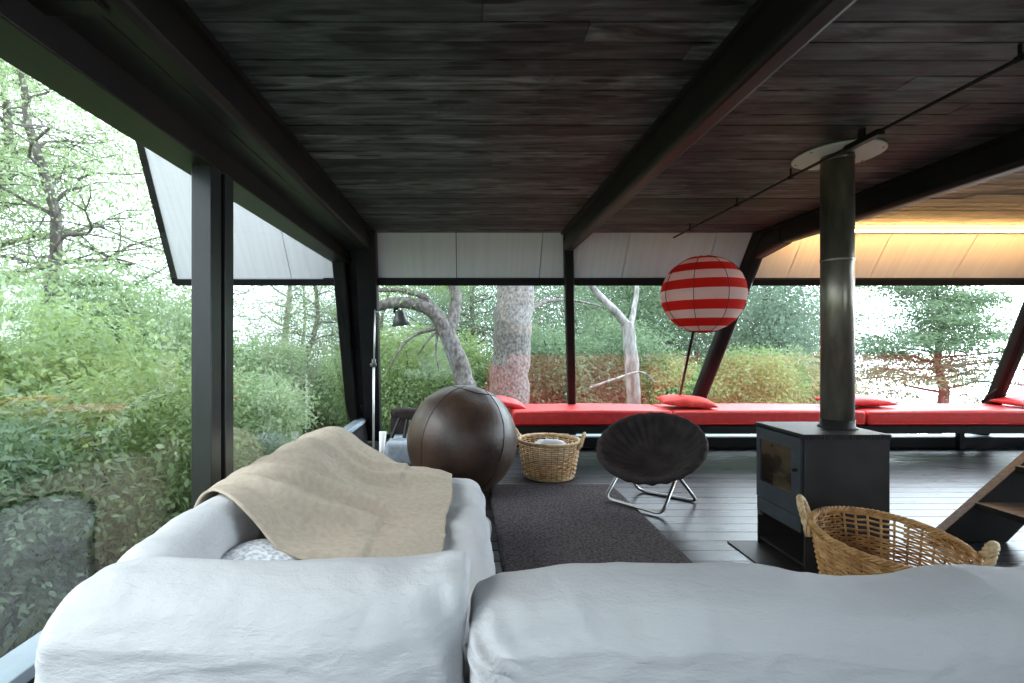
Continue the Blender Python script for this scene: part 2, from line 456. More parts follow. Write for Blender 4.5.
OX0, OX1, OY0, OY1 = 4.05, 6.3, 1.2, 3.15       # stair opening, out of the frame to the right
bm = boards(B(), -1.0, XR, YR, 4.83, 2.37, 2.395, 0.112, 2.9, 0.007, 5, ((OX0, OX1, OY0, OY1),), drop=0.003)
for a in ((-1.0, OX0, YR, 4.83), (OX1, XR, YR, 4.83), (OX0, OX1, YR, OY0), (OX0, OX1, OY1, 4.83)):
    box(bm, a[0], a[1], a[2], a[3], 2.395, 2.46)
struct('ceiling', bm, M['ceiling'])
struct('trim_1', box(B(), -1.30, -1.0, YR, 4.92, 2.200, 2.225), M['board'])                 # smooth soffit by the left glass
bm = B(); box(bm, -1.30, -1.0, 1.30, 1.36, 2.175, 2.22)
struct('trim_2', bm, M['beam'])                                                            # short cross member

# ceiling beams, rounded lower edges
def beam(x0, x1, name):
    bm = B()
    hexa(bm, [(x0,YR,2.19),(x1,YR,2.19),(x1,4.86,2.19),(x0,4.86,2.19),(x0,YR,2.40),(x1,YR,2.40),(x1,4.86,2.40),(x0,4.86,2.40)], 0.028)
    box(bm, x0-0.03, x1+0.03, YR, 4.82, 2.345, 2.372)
    struct(name, bm, M['beam'], smooth=False)
beam(-1.06, -0.945, 'trim_3'); beam(0.975, 1.085, 'trim_4'); beam(2.90, 3.01, 'trim_5')

# sloping white lining above the glass: panels with dark joints, running on outside past the left glass
def XE(z): return -3.06+0.115*(z-1.9)          # left end of the lining, outside
def skin_panel(x0, x1, z0, z1, off=0.0, th=0.03, off0=0.0):
    v = []
    for z in (z0, z1):
        d = plane_d(z)+off
        if x0 < -2.9: x0 = XE(z)+off0
        v += [(x0, d, z), (x1, d, z), (x1, d+th, z+th*0.3), (x0, d+th, z+th*0.3)]
    return v
bm = B()
edges = [-2.99]+[-0.97-0.87*1.0+0.87*k for k in range(13)]
for a, b in zip(edges, edges[1:]):
    if b-a > 0.05: hexa(bm, skin_panel(a+0.004, b-0.004, 1.93, 3.12))
struct('wall_back', bm, M['panel'])
bm = B(); hexa(bm, skin_panel(-3.0, edges[-1], 1.93, 3.14, 0.034, 0.05))
v = []
for z in (1.90, 3.14):
    d = plane_d(z)-0.012
    v += [(XE(z)-0.05, d, z), (XE(z)+0.012, d, z), (XE(z)+0.012, d+0.09, z+0.03), (XE(z)-0.05, d+0.09, z+0.03)]
hexa(bm, v)
struct('trim_6', bm, M['black'])                                                           # dark backing and end edge of the lining
bm = B(); hexa(bm, skin_panel(-3.02, XR, 1.875, 1.935, -0.05, 0.12))
hexa(bm, skin_panel(-1.5, XR, 1.930, 1.950, -0.03, 0.04))
struct('trim_7', bm, M['black'])                                                           # head rail of the sloping glass

# leaning posts in the sloping plane
def lean(name, xt, xb, w_, zb=0.05, zt=2.40, dep=0.12, off=-0.06, bev=0.02, m='black'):
    a = Vector((xb, plane_d(zb)+off, zb)); b = Vector((xt, plane_d(zt)+off, zt))
    bm = B(); bar(bm, a, b, w_, dep, bev, up=(0, 0.84, 0.55))
    return struct(name, bm, M[m])
lean('trim_8', 1.0, 1.38, 0.095, dep=0.10)
lean('trim_9', 2.93, 2.82, 0.15, dep=0.15, bev=0.05)
lean('trim_10', 5.87, 6.66, 0.14, dep=0.14, bev=0.05)
lean('trim_11', -0.98, -1.20, 0.20, dep=0.16)
lean('trim_12', -1.26, -1.44, 0.13, dep=0.20)
lean('trim_13', -1.13, -1.33, 0.13, dep=0.04, off=0.0)                                    # dark infill between the corner posts
# knee bracket where the right beam meets its post
bm = B(); bar(bm, (2.955, 4.45, 2.27), (2.93, 4.98, 2.18), 0.12, 0.17, 0.03)
struct('trim_14', bm, M['beam'])

# sloping panes
px_ = [-1.44, -1.09, 1.12, 2.90, 6.1, XR]
def pane_sloped(n, xa, xb, xa2, xb2, z0=0.06, z1=1.88):
    bm = B()
    f = [(xa, plane_d(z0), z0), (xb, plane_d(z0), z0), (xb2, plane_d(z1), z1), (xa2, plane_d(z1), z1)]
    bm.faces.new([bm.verts.new(p) for p in f])
    fr = B()
    for a, b in ((f[0], f[1]),):
        bar(fr, Vector(a), Vector(b), 0.05, 0.05)
    w_ = struct('window_%d' % n, fr, M['black'])
    g = obj('glass_pane', bm, M['glass'], w_)
    return w_
pane_sloped(1, -1.20, 1.38, -1.05, 1.09)
pane_sloped(2, 1.38, 2.82, 1.09, 2.91)
pane_sloped(3, 2.82, 6.66, 2.91, 6.06)
pane_sloped(4, 6.66, XR, 6.06, XR)

# left wall: head beam, sill, post, panes
bm = B(); box(bm, -1.36, -1.18, YR, plane_d(2.14)-0.01, 2.085, 2.215, 0.006); struct('trim_15', bm, M['beam'])
bm = B(); box(bm, -1.37, -1.245, YR, plane_d(0.33)-0.02, 0.29, 0.33, 0.004)
struct('trim_16', bm, M['sill'])
struct('trim_17', box(B(), -1.36, -1.25, YR, plane_d(0.30)-0.02, 0.0, 0.29, 0.004), M['black'])
bm = B(); box(bm, -1.278, -1.185, 2.25, 2.345, 0.33, 2.09, 0.004); box(bm, -1.24, -1.178, 2.37, 2.455, 0.33, 2.09, 0.004)
box(bm, -1.26, -1.205, 2.34, 2.40, 0.33, 2.09)
struct('wall_left', bm, M['board'])
def left_pane(n, y0, y1, slope_end):
    bm = B(); x = -1.262; za, zb = 0.325, 2.10
    if slope_end: pts = [(x, y0, za), (x, plane_d(za), za), (x, plane_d(zb), zb), (x, y0, zb)]
    else: pts = [(x, y0, za), (x, y1, za), (x, y1, zb), (x, y0, zb)]
    bm.faces.new([bm.verts.new(p) for p in pts])
    fr = B(); box(fr, -1.275, -1.25, y0-0.02, y0+0.02, 0.32, 2.10)
    w_ = struct('window_%d' % n, fr, M['black'])
    obj('glass_pane', bm, M['glass'], w_)
left_pane(5, YR, 2.33, False); left_pane(6, 2.33, 0, True)

# behind the camera: dark boarded wall with one window and an added wide one; right end glazed
bm = B()
box(bm, -1.37, XR, YR-0.08, YR, 2.0, 2.45); box(bm, 1.3, 2.4, YR-0.08, YR, -0.1, 2.0); box(bm, 2.4, XR, YR-0.08, YR, -0.1, 0.35); box(bm, 7.1, XR, YR-0.08, YR, 0.35, 2.0); box(bm, -1.37, 1.3, YR-0.08, YR, -0.1, 0.35); box(bm, -1.37, -1.18, YR-0.08, YR, 0.35, 2.0)
struct('wall_rear', bm, M['board'])
def flat_pane(n, pts, fr):
    bm = B(); bm.faces.new([bm.verts.new(p) for p in pts])
    w_ = struct('window_%d' % n, fr, M['black']); obj('glass_pane', bm, M['glass'], w_)
fr = B(); box(fr, 0.47, 0.53, YR-0.07, YR-0.01, 0.35, 2.0)
flat_pane(7, [(-1.18, YR-0.04, 0.35), (1.3, YR-0.04, 0.35), (1.3, YR-0.04, 2.0), (-1.18, YR-0.04, 2.0)], fr)
fr = B(); box(fr, 5.52, 5.58, YR-0.07, YR-0.01, 0.35, 2.0)
flat_pane(9, [(2.4, YR-0.04, 0.35), (7.1, YR-0.04, 0.35), (7.1, YR-0.04, 2.0), (2.4, YR-0.04, 2.0)], fr)  # unseen rear opening, added to brighten the stove face and ceiling
fr = B(); box(fr, XR, XR+0.06, 1.5, 1.58, 0.0, 2.37); box(fr, XR, XR+0.06, YR, plane_d(0), -0.1, 0.08)
flat_pane(8, [(XR+0.03, YR, 0.08), (XR+0.03, plane_d(0.08), 0.08), (XR+0.03, 4.83, 2.37), (XR+0.03, YR, 2.37)], fr)

# plinth under the bench with its pale ledge
struct('baseboard_back', box(B(), 0.52, XR, 5.90, 5.98, 0.0, 0.125), M['black'])
struct('trim_18', box(B(), 0.52, XR, 5.985, 6.24, 0.06, 0.10), M['sill'])

# ------------------------------------------------------------------ ground outside
def ground_z(x, y):
    z = -0.42
    if y > 7: z -= 0.035*(y-7)
    if y > 11: z -= 0.10*(y-11)
    if x > 4: z -= 0.10*(x-4)*min(1, max(0, (y-6)/4))
    if x < -6: z += 0.03*(-6-x)
    return z+0.10*noise.noise(Vector((x*0.5, y*0.5, 3)))
def gfn(u, v):
    x = -60+130*u; y = -25+95*v
    return (x, y, ground_z(x, y))
struct('ground', grid_mesh('ground', gfn, 150, 120), M['ground'], smooth=True)

# ------------------------------------------------------------------ sofas
def wrinkle(p, amp=0.008, o=0.0):
    rdg = (1-abs(nz((p[0]*1.1, p[1]*1.8, p[2]*2.2), 2.6, o+2)))**6
    return amp*(0.55*rdg+nz(p, 3.2, o)+0.55*nz((p[0]*1.0, p[1]*2.2, p[2]*1.4), 6.5, o+5)+0.25*nz(p, 17, o+9))

def back_fn(p, n):
    q = p.copy()
    q.z += 0.020*math.sin((p.y-1.2)*2.2+0.4)*max(0, n.z)
    q.x += 0.02*nz((0, p.y, p.z), 2.0, 3)*abs(n.x)
    return q+n*wrinkle(p, 0.010, 1)
def arm_fn(p, n):
    q = p.copy()
    t = (p.x+1.055)/1.05                       # 0 at the window end, 1 at the inner end
    v = (p.y-1.29)/0.15
    top = max(0, min(1, (p.z-0.38)/0.26))
    e = max(0, min(1, (t-0.80)/0.20))
    q.y += -0.03*math.sin(PI*min(1, max(0, t)))*(1 if n.y < 0 else -0.5)*abs(n.y)
    q.z -= (0.075-0.045*e)*abs(v)**2.6*top*top     # rolled crest
    q.z += 0.082*e**3.2*top*top*(1-0.6*min(1, abs(v)))-0.012*math.sin(PI*min(1, t/0.9))*top
    q.y += (1.27-q.y)*0.35*e*e*top                 # drawn together at the pinched corner
    q.x += 0.022*e*e*top*top
    s = max(0, (0.20-t)/0.20)
    q.z -= 0.035*s*s*top
    q.x += 0.02*s*top*top
    q.y += 0.018*math.sin(p.x*60+p.z*30)*math.exp(-((p.x+0.03)/0.05)**2)*top*(1 if n.y < -0.3 else 0)
    return q+n*wrinkle(p, 0.009, 2)
def seat_fn(p, n):
    q = p.copy()
    t = (p.y-1.35)/1.85
    q.z += 0.02*math.sin(PI*min(1, max(0, t)))*max(0, n.z)
    q.x += 0.02*math.sin(PI*min(1, max(0, t)))*max(0, n.x)
    return q+n*wrinkle(p, 0.012, 4)
sofa = thing('sofa', 'white linen sofa along the left glass with a beige blanket thrown over it', 'sofa', (-0.45, 2.2, 0))
def sofa_part(root, name, bm, m='linen'):
    bmesh.ops.translate(bm, verts=bm.verts, vec=-Vector(root.location))
    return obj(name, bm, M[m], root, smooth=True)
sofa_part(sofa, 'backrest', softbox((-1.05, 1.34, 0.05), (-0.80, 3.36, 0.650), 0.115, 0.018, back_fn))
sofa_part(sofa, 'armrest', softbox((-1.055, 1.14, 0.05), (-0.008, 1.44, 0.665), 0.065, 0.012, arm_fn))
sofa_part(sofa, 'seat', softbox((-0.83, 1.43, 0.05), (0.10, 3.18, 0.395), 0.10, 0.02, seat_fn))
bm = B()
for k in range(5):
    a = Vector((0.115, 2.62+0.012*k, 0.30-0.012*(k % 2))); tube(bm, arc([a, a+Vector((0.02, 0.004, -0.03)), a+Vector((0.012, 0.01*(k-2), -0.085))], 4, 0.02), 0.006, 6)
sofa_part(sofa, 'cover_tie', bm)

def back2_fn(p, n):
    q = p.copy()
    t = (p.x-0.01)/2.1
    top = max(0, (p.z-0.42)/0.2)
    e = max(0, (0.05-t)/0.05)
    v = (p.y-1.285)/0.155
    q.z -= (0.07*abs(v)**2.6)*max(0, min(1, (p.z-0.38)/0.24))**2
    q.z -= 0.012*e*e*top
    q.y -= 0.02*math.sin(PI*min(1, max(0, t)))*(1 if n.y < 0 else 0)
    # gathered folds at the left end
    f = math.exp(-((p.x-0.05)/0.06)**2)*math.exp(-((p.z-0.53)/0.09)**2)
    q.y += 0.022*math.sin((p.x*0.9+p.z)*80)*f
    xs_ = (0.0, 0.10, 0.26, 0.5, 0.75, 0.86, 0.94, 1.05, 1.2, 1.33, 1.52, 2.2)
    ys_ = (-0.025, -0.012, 0.008, 0.012, 0.012, 0.004, -0.014, -0.020, -0.012, 0.010, 0.004, 0.0)
    q.z += float(np.interp(p.x, xs_, ys_))*max(0, min(1, (p.z-0.45)/0.12))
    # long crease below the crest
    if n.y < 0.2:
        q.y += 0.010*math.exp(-((p.z-0.60-0.012*math.sin(p.x*4))/0.014)**2)*(0.5+0.5*math.sin(p.x*2.3+1))
    return q+n*wrinkle(p, 0.010, 7)
def seat2_fn(p, n):
    return p+n*wrinkle(p, 0.012, 8)
sofa2 = thing('sofa', 'white linen sofa across the foreground seen from behind its back', 'sofa', (1.0, 1.5, 0))
sofa_part(sofa2, 'backrest', softbox((0.012, 1.13, 0.05), (2.15, 1.425, 0.632), 0.060, 0.012, back2_fn))
sofa_part(sofa2, 'seat', softbox((0.13, 1.36, 0.05), (2.10, 1.78, 0.36), 0.09, 0.025, seat2_fn))

# blanket over the far part of the left sofa
prof = [(-1.088, 0.22), (-1.088, 0.40), (-1.088, 0.56), (-1.05, 0.66), (-0.95, 0.695), (-0.85, 0.69), (-0.765, 0.64), (-0.67, 0.56),
        (-0.54, 0.492), (-0.40, 0.462), (-0.22, 0.455), (-0.09, 0.450)]
pl = [0.0]
for a, b in zip(prof, prof[1:]): pl.append(pl[-1]+math.hypot(b[0]-a[0], b[1]-a[1]))
def prof_at(s):
    s *= pl[-1]
    for i in range(len(prof)-1):
        if s <= pl[i+1] or i == len(prof)-2:
            t = (s-pl[i])/(pl[i+1]-pl[i])
            p0 = prof[max(i-1, 0)]; p1 = prof[i]; p2 = prof[i+1]; p3 = prof[min(i+2, len(prof)-1)]
            out = []
            for k in (0, 1):
                out.append(0.5*((2*p1[k])+(-p0[k]+p2[k])*t+(2*p0[k]-5*p1[k]+4*p2[k]-p3[k])*t*t+(-p0[k]+3*p1[k]-3*p2[k]+p3[k])*t**3))
            return out
def blanket_fn(u, v):
    x, z = prof_at(v)
    # near hem wanders; far hem runs past the end of the back
    y0 = 1.88+0.02*math.sin(v*9)+0.02*math.sin(v*23+1)-0.19*max(0, min(1, (v-0.35)/0.25))
    y1 = 3.42-0.34*max(0, (v-0.5)/0.5)
    y = y0+(y1-y0)*u
    a = max(0, min(1, (v-0.42)/0.25))
    # diagonal folds over the slope, bunches in the corner of the seat
    fold = 0.026*math.sin((y*5.5+x*6.0))*a+0.020*math.sin(y*12-x*9+1.5)*a*(1-0.4*v)
    fold += 0.025*max(0, nz((x, y, 0), 4.5, 2))*a
    for yk, sk, ak, wk in ((1.98, 0.16, 0.045, 0.035), (2.16, 0.30, 0.050, 0.045), (2.40, -0.05, 0.040, 0.05), (2.72, 0.18, 0.038, 0.06), (3.02, -0.10, 0.030, 0.05)):
        fold += 1.5*ak*math.exp(-((y-yk-sk*(v-0.45)-0.03*math.sin(v*14+yk*5))/wk)**2)*max(0, min(1, (v-0.28)/0.25))*(1-0.65*max(0, (v-0.72)/0.28))
    fold = max(fold, -0.006)
    z += fold*(0.9 if v < 0.8 else 0.6)+0.004*nz((x, y, z), 14, 6)
    x += 0.4*fold*a+0.008*nz((x, y, z), 6, 8)
    if v < 0.5: z += 0.008*nz((x, y, z), 5, 1)
    if u > 0.93 and v > 0.2: z -= (u-0.93)*0.9*(1-0.4*v)
    return (x, y, z)
me = grid_mesh('blanket', blanket_fn, 110, 110)
o = obj('blanket', me, M['blanket'], smooth=True)
sm = o.modifiers.new('thickness', 'SOLIDIFY'); sm.thickness = 0.010; sm.offset = 1.0
tag(o, 'beige wool blanket thrown over the back and seat of the left sofa', 'blanket')

def cushion(name, label, cx, cy, cz, w_, h_, th, rz, rx, ry, m, group=None, seg=26, pipe=False):
    """pillow: two puffed sheets pinched at four corners"""
    def fn(u, v):
        a = u*2-1; b = v
        return a, b
    bm = B(); top = {}; bot = {}
    for i in range(seg+1):
        for j in range(seg+1):
            a = i/seg*2-1; b = j/seg*2-1
            e = ((1-a*a)*(1-b*b))
            t = th/2*max(0, e)**0.42
            pin = 1-0.07*(1-abs(a)**2)*abs(b)**3-0.07*(1-abs(b)**2)*abs(a)**3
            x = a*w_/2*(1-0.08*(1-b*b)*abs(a)**4); y = b*h_/2*(1-0.08*(1-a*a)*abs(b)**4)
            wv = 0.06*th*nz((a*2, b*2, 1), 1.6, cx*3)
            top[i, j] = bm.verts.new((x, y, t+wv*e))
            bot[i, j] = top[i, j] if (i in (0, seg) or j in (0, seg)) else bm.verts.new((x, y, -t*0.5+wv*e*0.3))
    for i in range(seg):
        for j in range(seg):
            bm.faces.new((top[i,j], top[i+1,j], top[i+1,j+1], top[i,j+1]))
            bm.faces.new((bot[i,j], bot[i,j+1], bot[i+1,j+1], bot[i+1,j]))
    o = obj(name, bm, M[m], smooth=True)
    o.location = (cx, cy, cz); o.rotation_euler = (rx, ry, rz)
    return tag(o, label, 'cushion', group)
cushion('cushion', 'grey and white marled cushion tucked in the corner of the left sofa', -0.700, 1.70, 0.482, 0.30, 0.32, 0.12, R(-10), R(-8), R(10), 'knit')

# ------------------------------------------------------------------ bench under the sloping glass
bench = thing('bench', 'long low black bench platform running under the back glass', 'bench', (4.5, 5.7, 0))
bm = B(); box(bm, 0.50-4.5, XR-4.5, 5.44-5.7, 6.10-5.7, 0.285, 0.345, 0.004); obj('bench_top', bm, M['black'], bench)
bm = B(); box(bm, 0.50-4.5, XR-4.5, 5.405-5.7, 5.44-5.7, 0.262, 0.345, 0.004); obj('front_rail', bm, M['black'], bench)
for x in (0.7, 1.95, 2.55, 4.2, 5.95, 7.1):
    bm = B(); box(bm, x-4.5-0.03, x-4.5+0.03, 5.80-5.7, 5.86-5.7, 0.0, 0.287, 0.004); obj('leg', bm, M['black'], bench)
def mattress(x0, x1, label):
    def fn(p, n):
        q = p.copy()
        t = (p.x-x0)/(x1-x0)
        q.z += 0.012*math.sin(PI*t)*max(0, n.z)+0.004*nz(p, 2.2, x0)
        q.y += 0.008*nz(p, 1.6, x1)
        return q
    bm = softbox((x0, 5.36, 0.352), (x1, 6.04, 0.515), 0.035, 0.024, fn)
    o = obj('bench_cushion', bm, M['red'], smooth=True)
    tag(o, label, 'bench cushion')
    pb = B()
    for z in (0.512, 0.362):
        tube(pb, [(x0+0.03+(x1-x0-0.06)*k/40, 5.357+0.008*nz((x0+(x1-x0)*k/40, 5.36, z), 1.6, x1), z-0.018 if z > 0.4 else z+0.016) for k in range(41)], 0.005, 6)
    obj('piping', pb, M['red'], o)
    return o
mattress(0.52, 2.30, 'long red bench cushion behind the wicker basket and black round chair')
mattress(2.315, 4.44, 'long red bench cushion passing behind the stove and flue pipe')
mattress(4.46, 7.25, 'long red bench cushion from the flue pipe to the right edge')
cushion('cushion', 'red cushion half hidden behind the brown leather ball', 0.46, 5.74, 0.560, 0.46, 0.42, 0.15, R(8), R(4), R(10), 'red', 'red cushions along the bench')
cushion('cushion', 'faded salmon red cushion on the bench below the striped lantern', 2.57, 5.66, 0.578, 0.60, 0.42, 0.17, R(-12), R(2), R(3), 'salmon', 'red cushions along the bench')
cushion('cushion', 'red cushion on the bench just right of the flue pipe', 4.62, 5.75, 0.578, 0.72, 0.42, 0.17, R(6), R(1), R(2), 'red', 'red cushions along the bench')
cushion('cushion', 'red cushion at the right end of the bench by the leaning post', 6.66, 5.66, 0.578, 0.66, 0.42, 0.16, R(-5), R(1), R(-2), 'red', 'red cushions along the bench')

# thin rods bracing the posts
for (xa, za, xb, zb, lab) in ((6.31, 0.545, 6.42, 0.85, 'short black brace rod at the foot of the right leaning post'),):
    bm = B(); tube(bm, [(xa, plane_d(za)-0.10, za), (xb, plane_d(zb)-0.10, zb)], 0.018, 10)
    tag(obj('brace_rod', bm, M['black'], smooth=True), lab, 'rod')

# ------------------------------------------------------------------ striped lantern on a leaning stem
lc = P(702.8, 294.5, 4.35)
lr = 0.357
lan = thing('floor_lamp', 'red and white striped round paper lantern on a thin leaning black stem', 'lamp', (lc.x, lc.y, 0))
bm = B(); nb = 72; seg = 48; rings = []
for i in range(nb+1):
    la = -PI/2+PI*(0.03+0.94*i/nb)
    ph = (i % 6)/6
    rr = lr*(1-0.010*math.sin(PI*ph))
    ring = []
    for k in range(seg):
        a = 2*PI*k/seg
        sc = 1-0.004*abs(math.sin(4*a))
        ring.append(bm.verts.new((rr*sc*math.cos(la)*math.cos(a), rr*sc*math.cos(la)*math.sin(a), lc.z+rr*math.sin(la)*0.97)))
    rings.append(ring)
for i in range(nb):
    lat = math.degrees(-PI/2+PI*(0.03+0.94*(i+0.5)/nb))
    band = int(math.floor((lat+11)/15))
    for k in range(seg):
        f = bm.faces.new((rings[i][k], rings[i][(k+1) % seg], rings[i+1][(k+1) % seg], rings[i+1][k]))
        f.material_index = 1 if band % 2 == 0 else 0
obj('lantern_shade', bm, [M['paperred'], M['paperwhite']], lan, smooth=True)
for k in range(8):
    a = 2*PI*k/8+0.13
    bm = B(); tube(bm, [((lr-0.001)*math.cos(t)*math.cos(a), (lr-0.001)*math.cos(t)*math.sin(a), lc.z+lr*0.97*math.sin(t)) for t in [R(-80+160*i/24) for i in range(25)]], 0.0028, 5)
    obj('seam', bm, M['seam'], lan)
s0 = Vector((2.60, 5.93, 0.53)); s1 = P(692.5, 336, 4.37)
d_ = Vector((lc.x, lc.y, 0))
bm = B(); tube(bm, [s0-d_, s1-d_, Vector((0, 0, lc.z))], 0.013, 10); obj('stem', bm, M['black'], lan, smooth=True)
bm = B(); lathe(bm, [(0.085, 0), (0.085, 0.012), (0.03, 0.02)], 32, (s0.x-d_.x, s0.y-d_.y, 0.528)); obj('base', bm, M['black'], lan)

# ------------------------------------------------------------------ reading lamp at the corner
rl = thing('floor_lamp', 'slim metal reading lamp with a small grey cone shade in the left corner', 'lamp', (-0.93, 4.85, 0))
bm = B(); lathe(bm, [(0.12, 0.0), (0.12, 0.012), (0.02, 0.02)], 40); obj('base', bm, M['lampsteel'], rl)
bm = B(); tube(bm, [(0, 0, 0.018), (0.006, 0, 1.08)], 0.0115, 10); obj('pole', bm, M['lampsteel'], rl, smooth=True)
bm = B(); tube(bm, [(0.006, 0, 1.0), (0.02, 0, 1.60)], 0.0085, 10)
tube(bm, [(0.02, 0, 1.585), (0.14, 0.0, 1.568), (0.22, 0.0, 1.573)], 0.005, 8); obj('arm', bm, M['lampsteel'], rl, smooth=True)
bm = B(); tube(bm, [(-0.028, 0, 1.05), (0.032, 0, 1.05)], 0.017, 12); tube(bm, [(0.006, 0, 1.03), (0.006, 0, 1.11)], 0.021, 12); obj('clamp', bm, M['shade'], rl, smooth=True)
bm = B()
lathe(bm, [(0.035, 0.075), (0.046, 0.06), (0.062, 0.0), (0.092, -0.075), (0.088, -0.075), (0.058, 0.0), (0.042, 0.056)], 36, (0, 0, 0), False, True)
bmesh.ops.rotate(bm, verts=bm.verts, cent=(0, 0, 0), matrix=Matrix.Rotation(R(-6), 3, 'Y')); bmesh.ops.translate(bm, verts=bm.verts, vec=(0.27, 0, 1.52))
obj('shade', bm, M['shade'], rl, smooth=True)
bm = B(); tube(bm, [(0.215, 0, 1.573), (0.215, 0, 1.615), (0.25, 0, 1.61)], 0.016, 10); obj('socket', bm, M['black'], rl, smooth=True)

# ------------------------------------------------------------------ things behind the sofa end
def otto_fn(p, n): return p+n*wrinkle(p, 0.006, 12)
o = obj('ottoman', softbox((-0.84, 4.98, 0.0), (-0.16, 5.55, 0.245), 0.05, 0.03, otto_fn), M['ottoman'], smooth=True)
tag(o, 'low blue grey felt ottoman half hidden behind the leather ball', 'ottoman')
st = thing('stool', 'small dark stool with thin black legs standing on the grey ottoman', 'stool', (-0.62, 5.25, 0.254))
bm = B()
tube(bm, [(-0.17, -0.12, 0.012), (-0.06, 0.0, 0.30)], 0.02, 8)
obj('leg', bm, M['black'], st)
bm = B(); tube(bm, [(-0.035, -0.12, 0.012), (0.0, 0.0, 0.28)], 0.02, 8); obj('leg', bm, M['black'], st)
bm = B(); tube(bm, [(0.10, 0.08, 0.012), (0.06, 0.02, 0.28)], 0.02, 8); obj('leg', bm, M['black'], st)
bm = softbox((-0.17, -0.06, 0.225), (0.20, 0.095, 0.31), 0.04, 0.02, lambda p, n: p+n*wrinkle(p, 0.01, 14)+Vector((0, 0, -0.12*(1 if p.z < 0.26 else 0)*(1-((p.x-0.02)/0.2)**2)*0.3)))
obj('sling_seat', bm, M['chairfab'], st, smooth=True)
bm = softbox((-0.22, 0.125, 0.0), (-0.02, 0.22, 0.28), 0.03, 0.02, otto_fn)
o = obj('bag', bm, M['chairfab'], smooth=True); o.location = (-0.62, 5.26, 0.256)
tag(o, 'dark bag leaning behind the small stool on the grey ottoman', 'bag')
bm = B(); lathe(bm, [(0.014, 0.0), (0.036, 0.41), (0.033, 0.41), (0.011, 0.004)], 28)
o = obj('paper_roll', bm, M['paper'], smooth=True); o.location = (-0.845, 4.80, 0.0); o.scale = (1, 1, 0.95)
o.rotation_euler = (0, R(3), 0)
tag(o, 'white paper cone standing between the lamp pole and the ottoman', 'paper roll')

# ------------------------------------------------------------------ leather ball
bc = Vector((-0.035, 4.17, 0)); br_ = 0.470
ball = thing('ball', 'huge worn brown leather ball on the floor beside the left sofa', 'ball', bc)
bm = B(); bmesh.ops.create_icosphere(bm, subdivisions=6, radius=br_)
for v in bm.verts:
    p = v.co.copy(); n = p.normalized()
    d = 0.010*nz(p, 2.4, 3)+0.004*nz(p, 7, 4)
    # shallow dent near the top and a slump on to the floor
    d -= 0.016*math.exp(-((n-Vector((0.30, -0.45, 0.85)).normalized()).length/0.22)**2)
    p += n*d
    z = p.z+0.46
    if z < 0.05: z = 0.05+(z-0.05)*0.35 if z < 0.05 else z
    v.co = Vector((p.x*(1.0+0.01), p.y, max(0.0, z-0.028)))
body = obj('cover', bm, M['leather'], ball, smooth=True)
def ball_r(n):
    p = n*br_
    d = 0.010*nz(p, 2.4, 3)+0.004*nz(p, 7, 4)-0.016*math.exp(-((n-Vector((0.30, -0.45, 0.85)).normalized()).length/0.22)**2)
    p = p+n*(d+0.0005); z = p.z+0.46
    if z < 0.05: z = 0.05+(z-0.05)*0.35
    return Vector((p.x*1.01, p.y, max(0.002, z-0.028)))
rot = Matrix.Rotation(R(14), 3, 'Y') @ Matrix.Rotation(R(-6), 3, 'X')
for a0 in (228, 312, 36, 132):
    bm = B(); a = R(a0)
    tube(bm, [ball_r(rot @ Vector((math.cos(t)*math.cos(a), math.cos(t)*math.sin(a), math.sin(t)))) for t in [R(-75+150*i/60) for i in range(61)]], 0.0032, 6)
    obj('seam', bm, M['seam'], ball, smooth=True)
bm = B()
tube(bm, [ball_r(rot @ Vector((math.cos(R(66))*math.cos(2*PI*i/60), math.cos(R(66))*math.sin(2*PI*i/60), math.sin(R(66))))) for i in range(60)], 0.0032, 6, closed=True)
obj('seam', bm, M['seam'], ball, smooth=True)

